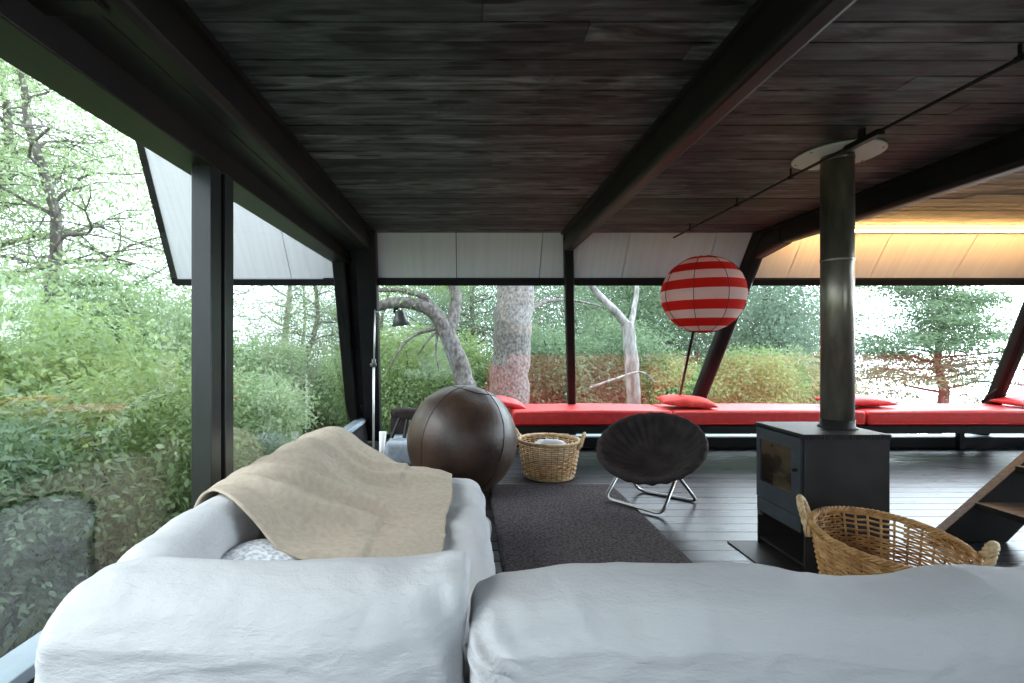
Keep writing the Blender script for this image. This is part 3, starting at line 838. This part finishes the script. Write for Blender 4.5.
# ------------------------------------------------------------------ baskets
def basket(name, label, loc, rz, r0, r1, h, rows, stakes, rstr, gapped=False, sy=1.0, m='wicker', hs=1.0, rise=0.0, ra=0.0):
    t = thing(name, label, 'basket', loc, rz)
    rad = lambda z: (r0+(r1-r0)*(z/h)**0.8)
    first = len(bpy.data.objects)
    parts = []
    bm = B(); nseg = stakes*3
    for i in range(rows):
        z = 0.02+(h-0.035)*i/(rows-1)
        pts = []; ok = []
        for k in range(nseg):
            a = 2*PI*k/nseg
            r_ = rad(z)+rstr*1.0*math.cos(stakes*a/2+PI*i)
            zz = z+0.004*nz((math.cos(a)*3, math.sin(a)*3, i*0.7), 1, i)
            pts.append((r_*math.cos(a), sy*r_*math.sin(a), zz))
            # the loose, openwork stretch below the rim at the far side
            g = gapped and 0.58*h < z < 0.93*h and 0.62*PI-rz < a % (2*PI) < 0.62*PI-rz+0 
            ok.append(not g)
        if gapped and 0.70*h < z < 0.95*h and i % 2 != 0:
            a0, a1 = R(gapped[0]), R(gapped[1])
            seq = [k for k in range(nseg*2) if a1 <= 2*PI*k/nseg <= a0+2*PI]
            tube(bm, [pts[k % nseg] for k in seq], rstr*0.85, 5)
        else:
            tube(bm, pts, rstr*0.85, 5, closed=True)
    obj('woven_side', bm, M[m], t, smooth=True)
    bm = B()
    for k in range(stakes):
        a = 2*PI*k/stakes
        tube(bm, [(rad(z)*math.cos(a), sy*rad(z)*math.sin(a), z) for z in (0.01, h*0.33, h*0.66, h)], rstr*0.8, 5)
    obj('woven_frame', bm, M[m], t, smooth=True)
    bm = B()
    lathe(bm, [(r0*0.99, 0.0), (r0*0.99, 0.014)], 48)
    for v in bm.verts: v.co.y *= sy
    obj('bottom', bm, M[m], t)
    bm = B()
    for s in range(4):                                         # braided rim
        pts = []
        n = 160
        for k in range(n):
            a = 2*PI*k/n; f = a*22+s*PI/2
            r_ = rad(h)+0.012*math.cos(f); pts.append((r_*math.cos(a), sy*r_*math.sin(a), h+0.010*math.sin(f)))
        tube(bm, pts, rstr*0.95, 5, closed=True)
    obj('rim', bm, M['cane'] if m == 'wicker' else M[m], t, smooth=True)
    bm = B()
    for s in range(2):
        tube(bm, [((r0*1.0+0.003)*math.cos(2*PI*k/80), sy*(r0+0.003)*math.sin(2*PI*k/80), 0.012+s*0.014) for k in range(80)], rstr*1.1, 6, closed=True)
    obj('foot_rim', bm, M['cane'] if m == 'wicker' else M[m], t, smooth=True)
    for side in (0, PI):
        bm = B()
        da = 0.25*hs
        base = []
        for k in range(41):
            u = k/40; a = side+(-da+2*da*u)
            up = math.sin(PI*u)**0.6
            r_ = rad(h)+0.012+0.035*hs*up
            base.append(Vector((r_*math.cos(a), sy*r_*math.sin(a), h-0.05*(1-up)+0.092*hs*up-0.01)))
        for s in range(3):
            pts = []
            for k, p in enumerate(base):
                tg = (base[min(k+1, 40)]-base[max(k-1, 0)]).normalized()
                n1 = tg.cross(Vector((math.cos(side), math.sin(side), 0.1))).normalized(); n2 = tg.cross(n1)
                f = k*0.75+s*2*PI/3
                pts.append(p+(n1*math.cos(f)+n2*math.sin(f))*0.0085*hs)
            tube(bm, pts, 0.0078*hs, 6)
        obj('handle', bm, M['cane'], t, smooth=True)
    if rise:
        for c in t.children:
            for v in c.data.vertices:
                rr_ = math.hypot(v.co.x, v.co.y)
                v.co.z += rise*max(0, v.co.z)/h*math.cos(math.atan2(v.co.y, v.co.x)-ra)*min(1, rr_/r1)
    return t
basket('basket', 'round pale wicker basket with a grey cloth inside, beside the leather ball', (0.79, 4.62, 0), R(-22), 0.225, 0.288, 0.345, 17, 30, 0.0075, m='wicker')
bm = softbox((-0.17, -0.15, 0.10), (0.17, 0.15, 0.335), 0.12, 0.018, lambda p, n: p+n*(0.035*nz(p, 6, 1)+0.012*nz(p, 15, 2)))
o = obj('cloth', bm, M['greycloth'], smooth=True); o.location = (0.80, 4.64, 0)
tag(o, 'crumpled pale grey cloth lying inside the small wicker basket', 'cloth')
basket('basket', 'big golden wicker basket with braided loop handles standing in front of the stove', (1.895, 2.175, 0), R(-41), 0.205, 0.280, 0.385, 31, 34, 0.0062, gapped=(80, 128), m='wicker2', sy=0.97, hs=1.0, rise=0.035, ra=R(131))

# ------------------------------------------------------------------ round chair
ch = thing('chair', 'black canvas bowl chair on bent grey steel legs', 'chair', (1.40, 3.83, 0))
A1, A2 = Vector((1.107, 3.854, 0.0315)), Vector((1.424, 3.517, 0.020))
B1, B2 = Vector((1.48, 4.116, 0.013)), Vector((1.83, 3.83, 0.013))
J1 = Vector((1.275, 3.965, 0.245)); J2 = Vector((1.60, 3.665, 0.265))
for a, b in ((A1, A2), (B1, B2)):
    pts = rel(ch, J1, a, b, J2)
    bm = B(); tube(bm, arc(pts, 6, 0.06), 0.0125, 10); obj('leg', bm, M['steel'], ch, smooth=True)
n_ = Vector((-0.30, -0.40, 0.86)).normalized()
cc = Vector((1.44, 3.80, 0.475))-Vector(ch.location)
ex = Vector((0, 0, 1)).cross(n_).normalized(); ey = n_.cross(ex)
Rb = 0.372
def bowl_fn(u, v, off):
    a = 2*PI*u
    r_ = v
    dep = 0.20*(1-(r_)**2.1)
    gather = 0.011*math.sin(a*26+1.2*math.sin(a*3))*max(0, (r_-0.35))/0.65+0.007*nz((math.cos(a)*r_*2, math.sin(a)*r_*2, off), 2.2, 4)
    rad = Rb*r_+off*0.6*r_
    return cc+ex*(rad*math.cos(a))+ey*(rad*math.sin(a))-n_*(dep+off-gather)
def bowl_full(u, v):
    # inner surface from centre to rim, over the padded lip, and down the outside
    if v < 0.46: return bowl_fn(u, max(0.004, v/0.46), 0.0)
    if v < 0.60:
        t = (v-0.46)/0.14*PI; a = 2*PI*u
        puf = 0.034+0.008*math.sin(a*26+1.2*math.sin(a*3))
        return cc+ex*((Rb+0.015-0.015*math.cos(t)+puf*math.sin(t)*0.6)*math.cos(a))+ey*((Rb+0.015-0.015*math.cos(t)+puf*math.sin(t)*0.6)*math.sin(a))+n_*(0.02*math.sin(t)-0.04*(v-0.46)/0.14)
    return bowl_fn(u, max(0.004, (1-(v-0.60)/0.40)), 0.045)
me = grid_mesh('seat', bowl_full, 156, 60, True)
obj('seat', me, M['chairfab'], ch, smooth=True)
bm = B(); tube(bm, [cc+ex*((Rb+0.034)*math.cos(2*PI*k/96))+ey*((Rb+0.034)*math.sin(2*PI*k/96))-n_*0.02 for k in range(96)], 0.009, 8, closed=True)
obj('piping', bm, M['chairfab'], ch, smooth=True)

# ------------------------------------------------------------------ stove
SX0, SX1, SY0, SY1, SZ = 1.835, 2.295, 2.62, 3.05, 0.752
sv = thing('stove', 'black steel wood stove with a glass door and a tall flue pipe', 'stove', ((SX0+SX1)/2, (SY0+SY1)/2, 0))
def S(name, bm, m, parent=None, smooth=False):
    bmesh.ops.translate(bm, verts=bm.verts, vec=-Vector(sv.location)); return obj(name, bm, M[m], parent or sv, smooth)
S('side_panel', box(B(), SX0, SX1, SY0, SY0+0.012, 0.0, SZ-0.012, 0.003), 'stove')
S('side_panel', box(B(), SX0, SX1, SY1-0.012, SY1, 0.0, SZ-0.012, 0.003), 'stove')
bm = B(); box(bm, SX0-0.012, SX1+0.006, SY0-0.006, SY1+0.006, SZ-0.012, SZ+0.006, 0.003)
for k in range(27):
    x = SX0+0.012+k*(SX1-SX0-0.02)/26
    box(bm, x-0.0045, x+0.0045, SY0-0.011, SY0-0.005, SZ-0.020, SZ+0.004)
S('top_plate', bm, 'stove')
S('back_panel', box(B(), SX1-0.012, SX1-0.002, SY0+0.012, SY1-0.012, 0.0, SZ-0.012), 'stove')
S('firebox', box(B(), SX0+0.03, SX1-0.014, SY0+0.014, SY1-0.014, 0.22, SZ-0.014), 'stove')
S('base_plate', box(B(), SX0+0.01, SX1-0.014, SY0+0.014, SY1-0.014, 0.03, 0.045), 'stove')
# door on the face turned to the left
dy0, dy1, dz0, dz1 = SY0+0.020, SY1-0.016, 0.305, SZ-0.02
gy0, gy1, gz0, gz1 = SY0+0.090, SY1-0.050, 0.405, 0.665
bm = B()
for (a, b, c, d) in ((dy0, gy0, dz0, dz1), (gy1, dy1, dz0, dz1), (gy0, gy1, dz0, gz0), (gy0, gy1, gz1, dz1)):
    box(bm, SX0-0.014, SX0+0.026, a, b, c, d)
door = S('door', bm, 'stovedoor')
bm = B(); box(bm, SX0-0.006, SX0+0.018, gy0, gy1, gz0, gz1); S('door_glass', bm, 'stoveglass', door)
bm = B(); box(bm, SX0-0.040, SX0-0.012, SY0+0.040, SY0+0.062, 0.545, 0.562, 0.004); S('door_handle', bm, 'black', door)
bm = B(); box(bm, SX0-0.012, SX0+0.024, dy0, dy1, 0.215, 0.298, 0.003); S('ash_drawer', bm, 'stovedoor')
bm = B(); box(bm, SX0-0.008, SX0+0.012, SY1-0.045, SY1-0.025, 0.185, 0.21, 0.002); S('catch', bm, 'steel')
fx, fy = 2.183, 2.846
bm = B(); lathe(bm, [(0.082, 0.0), (0.082, 1.597)], 56, (fx, fy, SZ+0.006))
fl = S('flue_pipe', bm, 'flue', None, True)
bm = B(); lathe(bm, [(0.098, 0.0), (0.098, 0.006), (0.085, 0.012), (0.085, 0.05), (0.0825, 0.05)], 56, (fx, fy, SZ+0.006)); S('flue_collar', bm, 'stove', fl, True)
for zc in (1.19, 1.78):
    bm = B(); lathe(bm, [(0.0822, -0.01), (0.0842, -0.006), (0.0842, 0.006), (0.0822, 0.01)], 56, (fx, fy, zc+0.55), False, False); S('joint_ring', bm, 'flue', fl, True)
cr = thing('ceiling_collar', 'round white enamel plate on the ceiling around the flue pipe', 'ceiling plate', (fx, fy, 2.37))
bm = B(); lathe(bm, [(0.222, -0.001), (0.226, -0.006), (0.226, -0.010), (0.222, -0.012)], 64, (0, 0, 0)); obj('plate', bm, M['white'], cr)
for k in range(6):
    a = 2*PI*k/6+0.3; bm = B(); lathe(bm, [(0.006, -0.012), (0.005, -0.016)], 12, (0.205*math.cos(a), 0.205*math.sin(a), 0)); obj('screw', bm, M['steel'], cr)
sv.location.z += 0.008
o = obj('hearth_plate', box(B(), 1.655, 2.45, 2.52, 3.07, 0.0, 0.008, 0.002), M['stove']); tag(o, 'thin dark steel hearth plate on the floor under the stove', 'hearth plate')

# ------------------------------------------------------------------ rug
def rug_fn(p, n): return p+Vector((0.006*nz(p, 3, 1), 0.006*nz(p, 3, 2), 0.003*nz(p, 5, 3)*max(0, n.z)))
o = obj('rug', softbox((0.20, 1.86, 0.0), (1.29, 4.31, 0.014), 0.006, 0.03, rug_fn), M['rug'], smooth=True)
tag(o, 'charcoal grey rug lying on the floor in front of the sofas', 'rug')

# ------------------------------------------------------------------ wire rod below the ceiling
tr = thing('ceiling_track', 'thin black cable track with clips hung below the ceiling', 'track', (2.06, 3.0, 2.37))
bm = B(); tube(bm, [(0, -3.4, -0.055), (0, 1.80, -0.055)], 0.009, 8); obj('rod', bm, M['black'], tr, smooth=True)
for y in (-1.2, -0.5, 0.07, 0.68, 1.45):
    bm = B(); tube(bm, [(0, y, 0.0), (0, y, -0.05)], 0.006, 8); tube(bm, [(0, y-0.012, -0.055), (0, y+0.012, -0.055)], 0.014, 10); obj('clip', bm, M['black'], tr)
bm = B(); box(bm, -0.02, 0.02, -0.60, -0.38, -0.075, -0.045, 0.006); tube(bm, [(0, -0.48, 0.0), (0, -0.48, -0.05)], 0.017, 12); obj('connector', bm, M['black'], tr)

# ------------------------------------------------------------------ warm light strip at the ceiling edge
ls = thing('light_strip', 'long glowing warm light strip where the ceiling meets the white lining', 'light', (4.5, 4.83, 2.37))
bm = B(); box(bm, -1.42, 2.75, -0.205, -0.11, -0.025, 0.0, 0.003); obj('rail', bm, M['wood'], ls)
bm = B(); tube(bm, [(-1.40, -0.215, -0.030), (2.73, -0.215, -0.030)], 0.013, 10); obj('tube', bm, M['strip'], ls, smooth=True)

# ------------------------------------------------------------------ stair at the right
sr = thing('staircase', 'open wooden staircase with sides coloured dark as shade at the right edge', 'staircase', (3.4, 2.7, 0))
def stringer(y0, y1):
    xs0, slope = 3.10, 0.873
    bm = B()
    a = 0.54
    pts = [(xs0-0.16, 0.0), (xs0+0.32, 0.0), (xs0+0.32+1.95, 1.95*0.99), (xs0-0.16+2.22, 1.95*0.99)]
    v = [(p[0]-3.4, y0-2.7, p[1]) for p in pts]+[(p[0]-3.4, y1-2.7, p[1]) for p in pts]
    hexa(bm, v, 0.004); return bm
bm = stringer(3.06, 3.12); 
for f in bm.faces:
    f.material_index = 1 if f.normal.z > 0.4 else 0  # window light and shade put into colour: upward faces brown, others dark
obj('stringer', bm, [M['beam'], M['wood']], sr)
bm = stringer(2.14, 2.20)
for f in bm.faces: f.material_index = 1 if f.normal.z > 0.4 else 0
obj('stringer', bm, [M['beam'], M['wood']], sr)
for k in range(5):
    x0 = 3.22+k*0.255; z = 0.255+k*0.232
    bm = B(); box(bm, x0-3.4, x0+0.30-3.4, 2.195-2.7, 3.065-2.7, z-0.04, z, 0.004)
    for f in bm.faces: f.material_index = 1 if f.normal.z > 0.5 else 0  # tread tops in the lit brown, sides in the shaded dark
    obj('tread', bm, [M['beam'], M['wood']], sr)

# ------------------------------------------------------------------ trees and shrubs outside
rng = np.random.default_rng(11)
def unit(v): return v/np.maximum(1e-9, np.linalg.norm(v, axis=1))[:, None]
def leaves_mesh(name, centers, per, spread, size, flat=0.6, up=0.7):
    n = len(centers)*per
    c = np.repeat(np.asarray(centers), per, axis=0)
    p = c+rng.normal(size=(n, 3))*np.array([spread, spread, spread*flat])
    out = unit(p-c+rng.normal(size=(n, 3))*spread*0.4)
    ax = unit(out+np.array([0, 0, -0.35])+rng.normal(size=(n, 3))*0.45)
    nr = unit(np.array([0, 0, up])+rng.normal(size=(n, 3))*0.6)
    sd = unit(np.cross(ax, nr)); nn = np.cross(sd, ax)
    s = size*(0.6+0.8*rng.random(n))[:, None]
    w_ = s*0.22
    v = np.stack([p, p+ax*s*0.42+sd*w_+nn*w_*0.25, p+ax*s-nn*s*0.12, p+ax*s*0.42-sd*w_+nn*w_*0.25], axis=1).reshape(-1, 3)
    q = np.arange(n*4).reshape(-1, 4)
    return np_mesh(name, v, q)
def wob(p, i, s): return Vector(p)+Vector((noise.noise(Vector((i*1.3, s, 0))), noise.noise(Vector((s, i*1.3, 4))), 0.3*noise.noise(Vector((i, s, 8)))))
def branch_pts(a, b, sag, n, seed, amp):
    a, b = Vector(a), Vector(b); out = []
    for i in range(n+1):
        t = i/n; p = a.lerp(b, t); p.z += sag*math.sin(PI*t)
        k = math.sin(PI*t)*amp
        p += Vector((noise.noise(Vector((seed, t*3, 0))), noise.noise(Vector((seed, t*3, 5))), 0.5*noise.noise(Vector((seed, t*3, 9)))))*k
        out.append(p)
    return out
def shrub_meshes(seed, rx, rz, ncl, per, leaf, spread):
    g = np.random.default_rng(seed)
    d = unit(g.normal(size=(ncl, 3))); r_ = g.random(ncl)**0.35
    c = d*r_[:, None]*np.array([rx, rx, rz*0.5]); c[:, 2] = np.abs(c[:, 2]+rz*0.5)
    c += 0.12*rx*np.stack([np.sin(c[:, 1]*3+seed), np.cos(c[:, 0]*3), np.sin(c[:, 0]*2.2+seed)], axis=1)
    f = leaves_mesh('foliage', c, per, spread, leaf)
    bm = B()
    for i in range(0, ncl, max(1, ncl//16)):
        b = Vector(c[i])
        tube(bm, branch_pts((0.15*d[i][0], 0.15*d[i][1], -0.15), b, 0.1*rz, 6, seed+i, 0.3), [0.028-0.0036*k for k in range(7)], 5)
    s = bpy.data.meshes.new('stems'); bm.to_mesh(s); bm.free()
    return f, s
def tree_meshes(seed, h, crown_r, crown_h, ncl, per, leaf, spread, tr_, bare=0.35, lean_=(0, 0), flat=0.45):
    g = np.random.default_rng(seed)
    bm = B()
    top = Vector((lean_[0], lean_[1], h))
    tp = branch_pts((0, 0, -0.4), top, 0, 12, seed*1.7, 0.10*h)
    tube(bm, tp, [tr_*(1-0.075*i) for i in range(13)], 9)
    cs = []
    nb = max(6, ncl//9)
    for i in range(nb):
        t = bare+(1-bare)*(i+0.5)/nb*0.98
        p = tp[min(12, int(t*12))].lerp(tp[min(12, int(t*12)+1)], t*12-int(t*12))
        a = i*2.4+g.random()*1.2; rr = crown_r*(0.45+0.65*g.random())*(1-0.45*max(0, (t-bare)/(1-bare)))
        q = p+Vector((math.cos(a)*rr, math.sin(a)*rr, crown_h*(g.random()*0.35)))
        bp = branch_pts(p, q, 0.08*rr, 7, seed+i*3.1, 0.35*rr)
        r0 = tr_*(1-0.07*t*12)*0.42
        tube(bm, bp, [max(0.006, r0*(1-0.13*k)) for k in range(8)], 6)
        for k in range(9):
            u = 0.3+0.7*g.random()
            m_ = bp[min(6, int(u*7))]
            e = m_+Vector((g.normal()*0.34*rr, g.normal()*0.34*rr, g.normal()*0.22*rr+0.1))
            tube(bm, branch_pts(m_, e, 0.05, 4, seed+i+k*0.7, 0.2), [max(0.004, r0*0.35*(1-0.2*j)) for j in range(5)], 4)
            cs.append(e)
    f = leaves_mesh('foliage', np.array([tuple(c) for c in cs]), per, spread, leaf, flat)
    wd = bpy.data.meshes.new('wood'); bm.to_mesh(wd); bm.free()
    return f, wd
def plant(name, label, cat, meshes, loc, rz, sc, leafm, barkm, group, wood='stems'):
    t = thing(name, label, cat, loc, rz, group)
    t.scale = sc if isinstance(sc, tuple) else (sc, sc, sc)
    f, s = meshes
    a = bpy.data.objects.new('foliage', f); link(a); a.parent = t
    b = bpy.data.objects.new(wood, s); link(b); b.parent = t
    for o_, m_ in ((a, leafm), (b, barkm)):
        if len(o_.data.materials) == 0: o_.data.materials.append(M[m_])
        o_.material_slots[0].link = 'OBJECT'; o_.material_slots[0].material = M[m_]
    return t
SH = [shrub_meshes(1, 0.9, 1.5, 320, 75, 0.060, 0.13), shrub_meshes(2, 1.0, 1.7, 320, 75, 0.060, 0.14), shrub_meshes(3, 0.85, 1.35, 300, 70, 0.058, 0.13)]
TA = tree_meshes(5, 7.5, 2.3, 2.0, 220, 62, 0.062, 0.24, 0.13, 0.16)
TB = tree_meshes(8, 6.5, 2.6, 1.6, 220, 70, 0.062, 0.26, 0.11, 0.12)
TC = tree_meshes(13, 5.2, 2.6, 1.2, 200, 130, 0.062, 0.30, 0.17, 0.30, (0.2, 0), 0.3)

TD = tree_meshes(21, 4.6, 2.7, 1.2, 300, 130, 0.085, 0.34, 0.14, 0.10, (0, 0), 0.6)
gs = 'leafy shrubs beyond the left glass'
for (x, y, i, s, rz, lf, lab) in (
    (-2.75, 3.55, 0, 0.95, 20, 'leaf', 'leafy green shrub close outside the left glass, just left of the black post'),
    (-2.95, 2.45, 1, 0.85, 80, 'leafdark', 'blue green shrub low outside the left glass, behind the glass reflection'),
    (-4.3, 3.35, 1, 1.10, 200, 'leaf', 'leafy shrub at the left edge of the photo, middle height'),
    (-4.2, 5.0, 2, 1.50, 120, 'leaf', 'tall fresh green shrub left of the black post, behind the nearer shrubs'),
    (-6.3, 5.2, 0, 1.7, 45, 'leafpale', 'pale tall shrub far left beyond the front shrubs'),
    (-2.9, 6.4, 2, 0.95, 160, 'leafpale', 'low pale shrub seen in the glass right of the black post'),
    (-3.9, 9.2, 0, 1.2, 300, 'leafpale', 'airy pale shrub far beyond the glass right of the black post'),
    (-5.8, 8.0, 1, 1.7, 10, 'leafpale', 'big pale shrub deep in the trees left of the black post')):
    plant('shrub', lab, 'shrub', SH[i], (x, y, ground_z(x, y)-0.05), R(rz), s, lf, 'barkdark', gs)
gt = 'tall slim trees beyond the left glass'
for (x, y, T, s, rz, lf, bk, lab) in (
    (-6.6, 7.6, TA, 1.05, 40, 'leafpale', 'barkdark', 'tall airy tree against the bright sky in the left glass'),
    (-8.0, 5.2, TB, 1.1, 130, 'leaf', 'barkdark', 'tall leafy tree at the upper left edge of the photo'),
    (-7.0, 12.0, TB, 1.15, 220, 'leafpale', 'barkpale', 'slim pale tree far beyond the left glass'),
    (-4.9, 13.0, TA, 0.95, 75, 'leafpale', 'barkpale', 'slim pale trunk seen right of the black post'),
    (-3.6, 10.5, TB, 0.8, 160, 'leaf', 'barkdark', 'leafy tree standing behind the corner posts'),
    (-9.5, 9.5, TC, 1.5, 20, 'leafpale', 'barkdark', 'broad pale tree deep beyond the tall airy tree')):
    plant('tree', lab, 'tree', T, (x, y, ground_z(x, y)), R(rz), s, lf, bk, gt, 'trunk')

# bare limbed trees close behind the back glass
def limb_tree(label, limbs, m, fol=None, leafm='leaf', base=(0, 0, 0)):
    t = thing('tree', label, 'tree', base)
    bm = B(); bs = Vector(base)
    for pts, r0, r1 in limbs:
        pts = [Vector(p)-bs for p in pts]; n = 30; out = []
        for i in range(n+1):
            u = i/n*(len(pts)-1); k = min(int(u), len(pts)-2); f = u-k
            p0, p1, p2, p3 = pts[max(k-1, 0)], pts[k], pts[k+1], pts[min(k+2, len(pts)-1)]
            p = 0.5*((2*p1)+(-p0+p2)*f+(2*p0-5*p1+4*p2-p3)*f*f+(-p0+3*p1-3*p2+p3)*f**3)
            out.append(p+Vector((noise.noise(p*3), noise.noise(p*3+Vector((7, 0, 0))), 0))*r0*0.25)
        tube(bm, out, [(r0+(r1-r0)*i/n)*(1+0.10*noise.noise(Vector((i*0.8, r0*50, 0)))) for i in range(n+1)], 12)
    obj('trunk', bm, M[m], t, smooth=True)
    if fol is not None:
        c, per, spread, size = fol
        o_ = obj('foliage', leaves_mesh('foliage', np.array([tuple(Vector(p)-bs) for p in c]), per, spread, size, 0.5), M[leafm], t)
    return t
d = 8.6
limb_tree('thick mottled grey tree trunk behind the back glass left of the centre post',
          [([P(502, 490, d), P(506, 420, d), P(511, 350, d), P(517, 280, d), P(522, 180, d), P(524, 60, d)], 0.39, 0.28),
           ([P(530, 310, d), P(545, 302, d+.2), P(570, 300, d+.3), P(600, 306, d+.4)], 0.05, 0.015)], 'bark', None, base=tuple(P(502, 445, d)))
d = 7.6
cl = []
for k in range(110):
    cl.append(P(375+95*rng.random(), 235+55*rng.random(), d+1.6*(rng.random()-0.3)))
limb_tree('gnarled branching tree with arching grey limbs behind the reading lamp',
          [([P(478, 470, d), P(468, 400, d), P(458, 360, d), P(447, 330, d)], 0.175, 0.13),
           ([P(450, 338, d), P(436, 315, d), P(415, 304, d), P(385, 304, d), P(355, 318, d)], 0.13, 0.07),
           ([P(448, 333, d), P(456, 305, d+.1), P(452, 270, d+.2), P(460, 200, d+.2)], 0.11, 0.06),
           ([P(440, 322, d), P(425, 298, d), P(395, 290, d), P(365, 292, d)], 0.06, 0.03),
           ([P(442, 327, d), P(415, 335, d-.1), P(398, 352, d-.2), P(388, 372, d-.2)], 0.035, 0.008),
           ([P(440, 328, d), P(428, 340, d-.1), P(418, 355, d-.1)], 0.028, 0.008),
           ([P(438, 330, d), P(436, 348, d-.1), P(439, 372, d-.1)], 0.028, 0.007)], 'barkmid',
          (cl, 46, 0.22, 0.06), 'leaf', base=tuple(P(478, 445, d)))
d = 9.2
limb_tree('pale forked tree right of the centre post behind the glass',
          [([P(634, 470, d), P(633, 390, d), P(630, 345, d), P(628, 322, d)], 0.15, 0.11),
           ([P(628, 326, d), P(612, 308, d), P(595, 290, d), P(575, 262, d)], 0.09, 0.05),
           ([P(630, 328, d), P(636, 300, d+.2), P(640, 260, d+.3)], 0.06, 0.03),
           ([P(590, 388, d-.4), P(612, 380, d-.4), P(640, 372, d-.3), P(655, 382, d-.3)], 0.03, 0.012)], 'barkpale', None, base=tuple(P(634, 440, d)))

gb = 'leafy trees and bushes beyond the back glass'
spots = [  # px, distance, mesh, scale, rz, leaf, label
    (395, 12.5, TB, 0.75, 10, 'leafpale', 'pale leafy tree far behind the gnarled limbs and reading lamp'),
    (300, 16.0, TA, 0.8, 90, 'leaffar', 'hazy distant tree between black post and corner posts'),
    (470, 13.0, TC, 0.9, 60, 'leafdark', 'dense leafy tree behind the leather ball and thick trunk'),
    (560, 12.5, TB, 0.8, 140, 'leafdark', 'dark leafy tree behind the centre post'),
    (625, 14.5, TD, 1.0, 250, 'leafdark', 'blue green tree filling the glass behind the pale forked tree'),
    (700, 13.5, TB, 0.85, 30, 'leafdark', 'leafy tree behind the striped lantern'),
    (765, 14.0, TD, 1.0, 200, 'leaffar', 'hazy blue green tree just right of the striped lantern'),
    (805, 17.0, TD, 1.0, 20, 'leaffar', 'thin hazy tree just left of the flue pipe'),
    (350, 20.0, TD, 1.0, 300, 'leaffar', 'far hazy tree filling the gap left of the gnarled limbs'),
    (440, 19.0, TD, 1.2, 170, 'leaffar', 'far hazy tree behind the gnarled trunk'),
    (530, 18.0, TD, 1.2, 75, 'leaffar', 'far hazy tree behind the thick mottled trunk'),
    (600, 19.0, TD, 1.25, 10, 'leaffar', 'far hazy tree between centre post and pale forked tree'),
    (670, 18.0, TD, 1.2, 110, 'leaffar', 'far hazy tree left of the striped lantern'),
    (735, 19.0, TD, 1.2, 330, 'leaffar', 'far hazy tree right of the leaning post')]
for (px, d, T, s, rz, lf, lab) in spots:
    x = (px-CX)/F*d
    plant('tree', lab, 'tree', T, (x, d, ground_z(x, d)), R(rz), s, lf, 'barkdark', gb, 'trunk')
TC = tree_meshes(33, 4.6, 2.7, 0.7, 270, 150, 0.075, 0.24, 0.16, 0.40, (0.1, 0), 0.28)
x = (943-CX)/F*12.5
plant('tree', 'spreading tree with layered branches against bright sky right of the flue pipe', 'tree', TC, (x, 12.5, -1.5), R(120), (1.1, 1.1, 0.95), 'leafdark', 'barkdark', gb, 'trunk')
gb2 = 'low bushes beyond the back glass'
for (px, d, i, s, rz, lf, lab) in (
    (330, 9.5, 0, 1.0, 0, 'leafpale', 'pale low bush beyond the corner posts'),
    (410, 9.0, 1, 1.15, 70, 'leaf', 'green bush behind the reading lamp pole'),
    (455, 10.5, 2, 1.5, 33, 'leaf', 'green bush behind the trunk of the gnarled tree'),
    (555, 10.0, 0, 1.35, 140, 'leafdark', 'dark green bush left of the centre post behind the bench'),
    (605, 11.0, 1, 1.35, 210, 'leafdark', 'dark green bush behind the pale forked trunk'),
    (665, 10.0, 2, 1.15, 280, 'leaf', 'green bush low behind the bench under the striped lantern'),
    (735, 10.5, 0, 1.2, 320, 'leaf', 'green bush behind the bench right of the leaning post'),
    (790, 11.5, 1, 1.2, 15, 'leafpale', 'pale bush behind the bench left of the flue pipe'),
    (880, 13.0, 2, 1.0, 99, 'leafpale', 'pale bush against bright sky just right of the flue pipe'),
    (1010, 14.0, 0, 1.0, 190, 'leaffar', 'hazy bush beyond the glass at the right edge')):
    x = (px-CX)/F*d
    plant('shrub', lab, 'shrub', SH[i], (x, d, ground_z(x, d)-0.05), R(rz), s, lf, 'barkdark', gb2)

# grass tufts by the left sill
n = 2600
gx = -1.75-2.2*rng.random(n); gy = 0.6+3.6*rng.random(n)
gzv = np.array([ground_z(a, b) for a, b in zip(gx, gy)])
base = np.stack([gx, gy, gzv], axis=1)
ln = (0.10+0.20*rng.random(n))[:, None]
dr = unit(np.stack([rng.normal(size=n)*0.5, rng.normal(size=n)*0.5, np.ones(n)], axis=1)); sd = unit(np.cross(dr, rng.normal(size=(n, 3))))*0.006
bend = rng.normal(size=(n, 3))*np.array([0.05, 0.05, 0.0])
v = np.stack([base-sd, base+sd, base+dr*ln*0.6+sd*0.7, base+dr*ln+bend, ], axis=1).reshape(-1, 3)
o = obj('grass', np_mesh('grass', v, np.arange(n*4).reshape(-1, 4)), M['leaf'])
o['kind'] = 'stuff'; tag(o, 'green grass growing on the ground outside the left glass', 'grass')
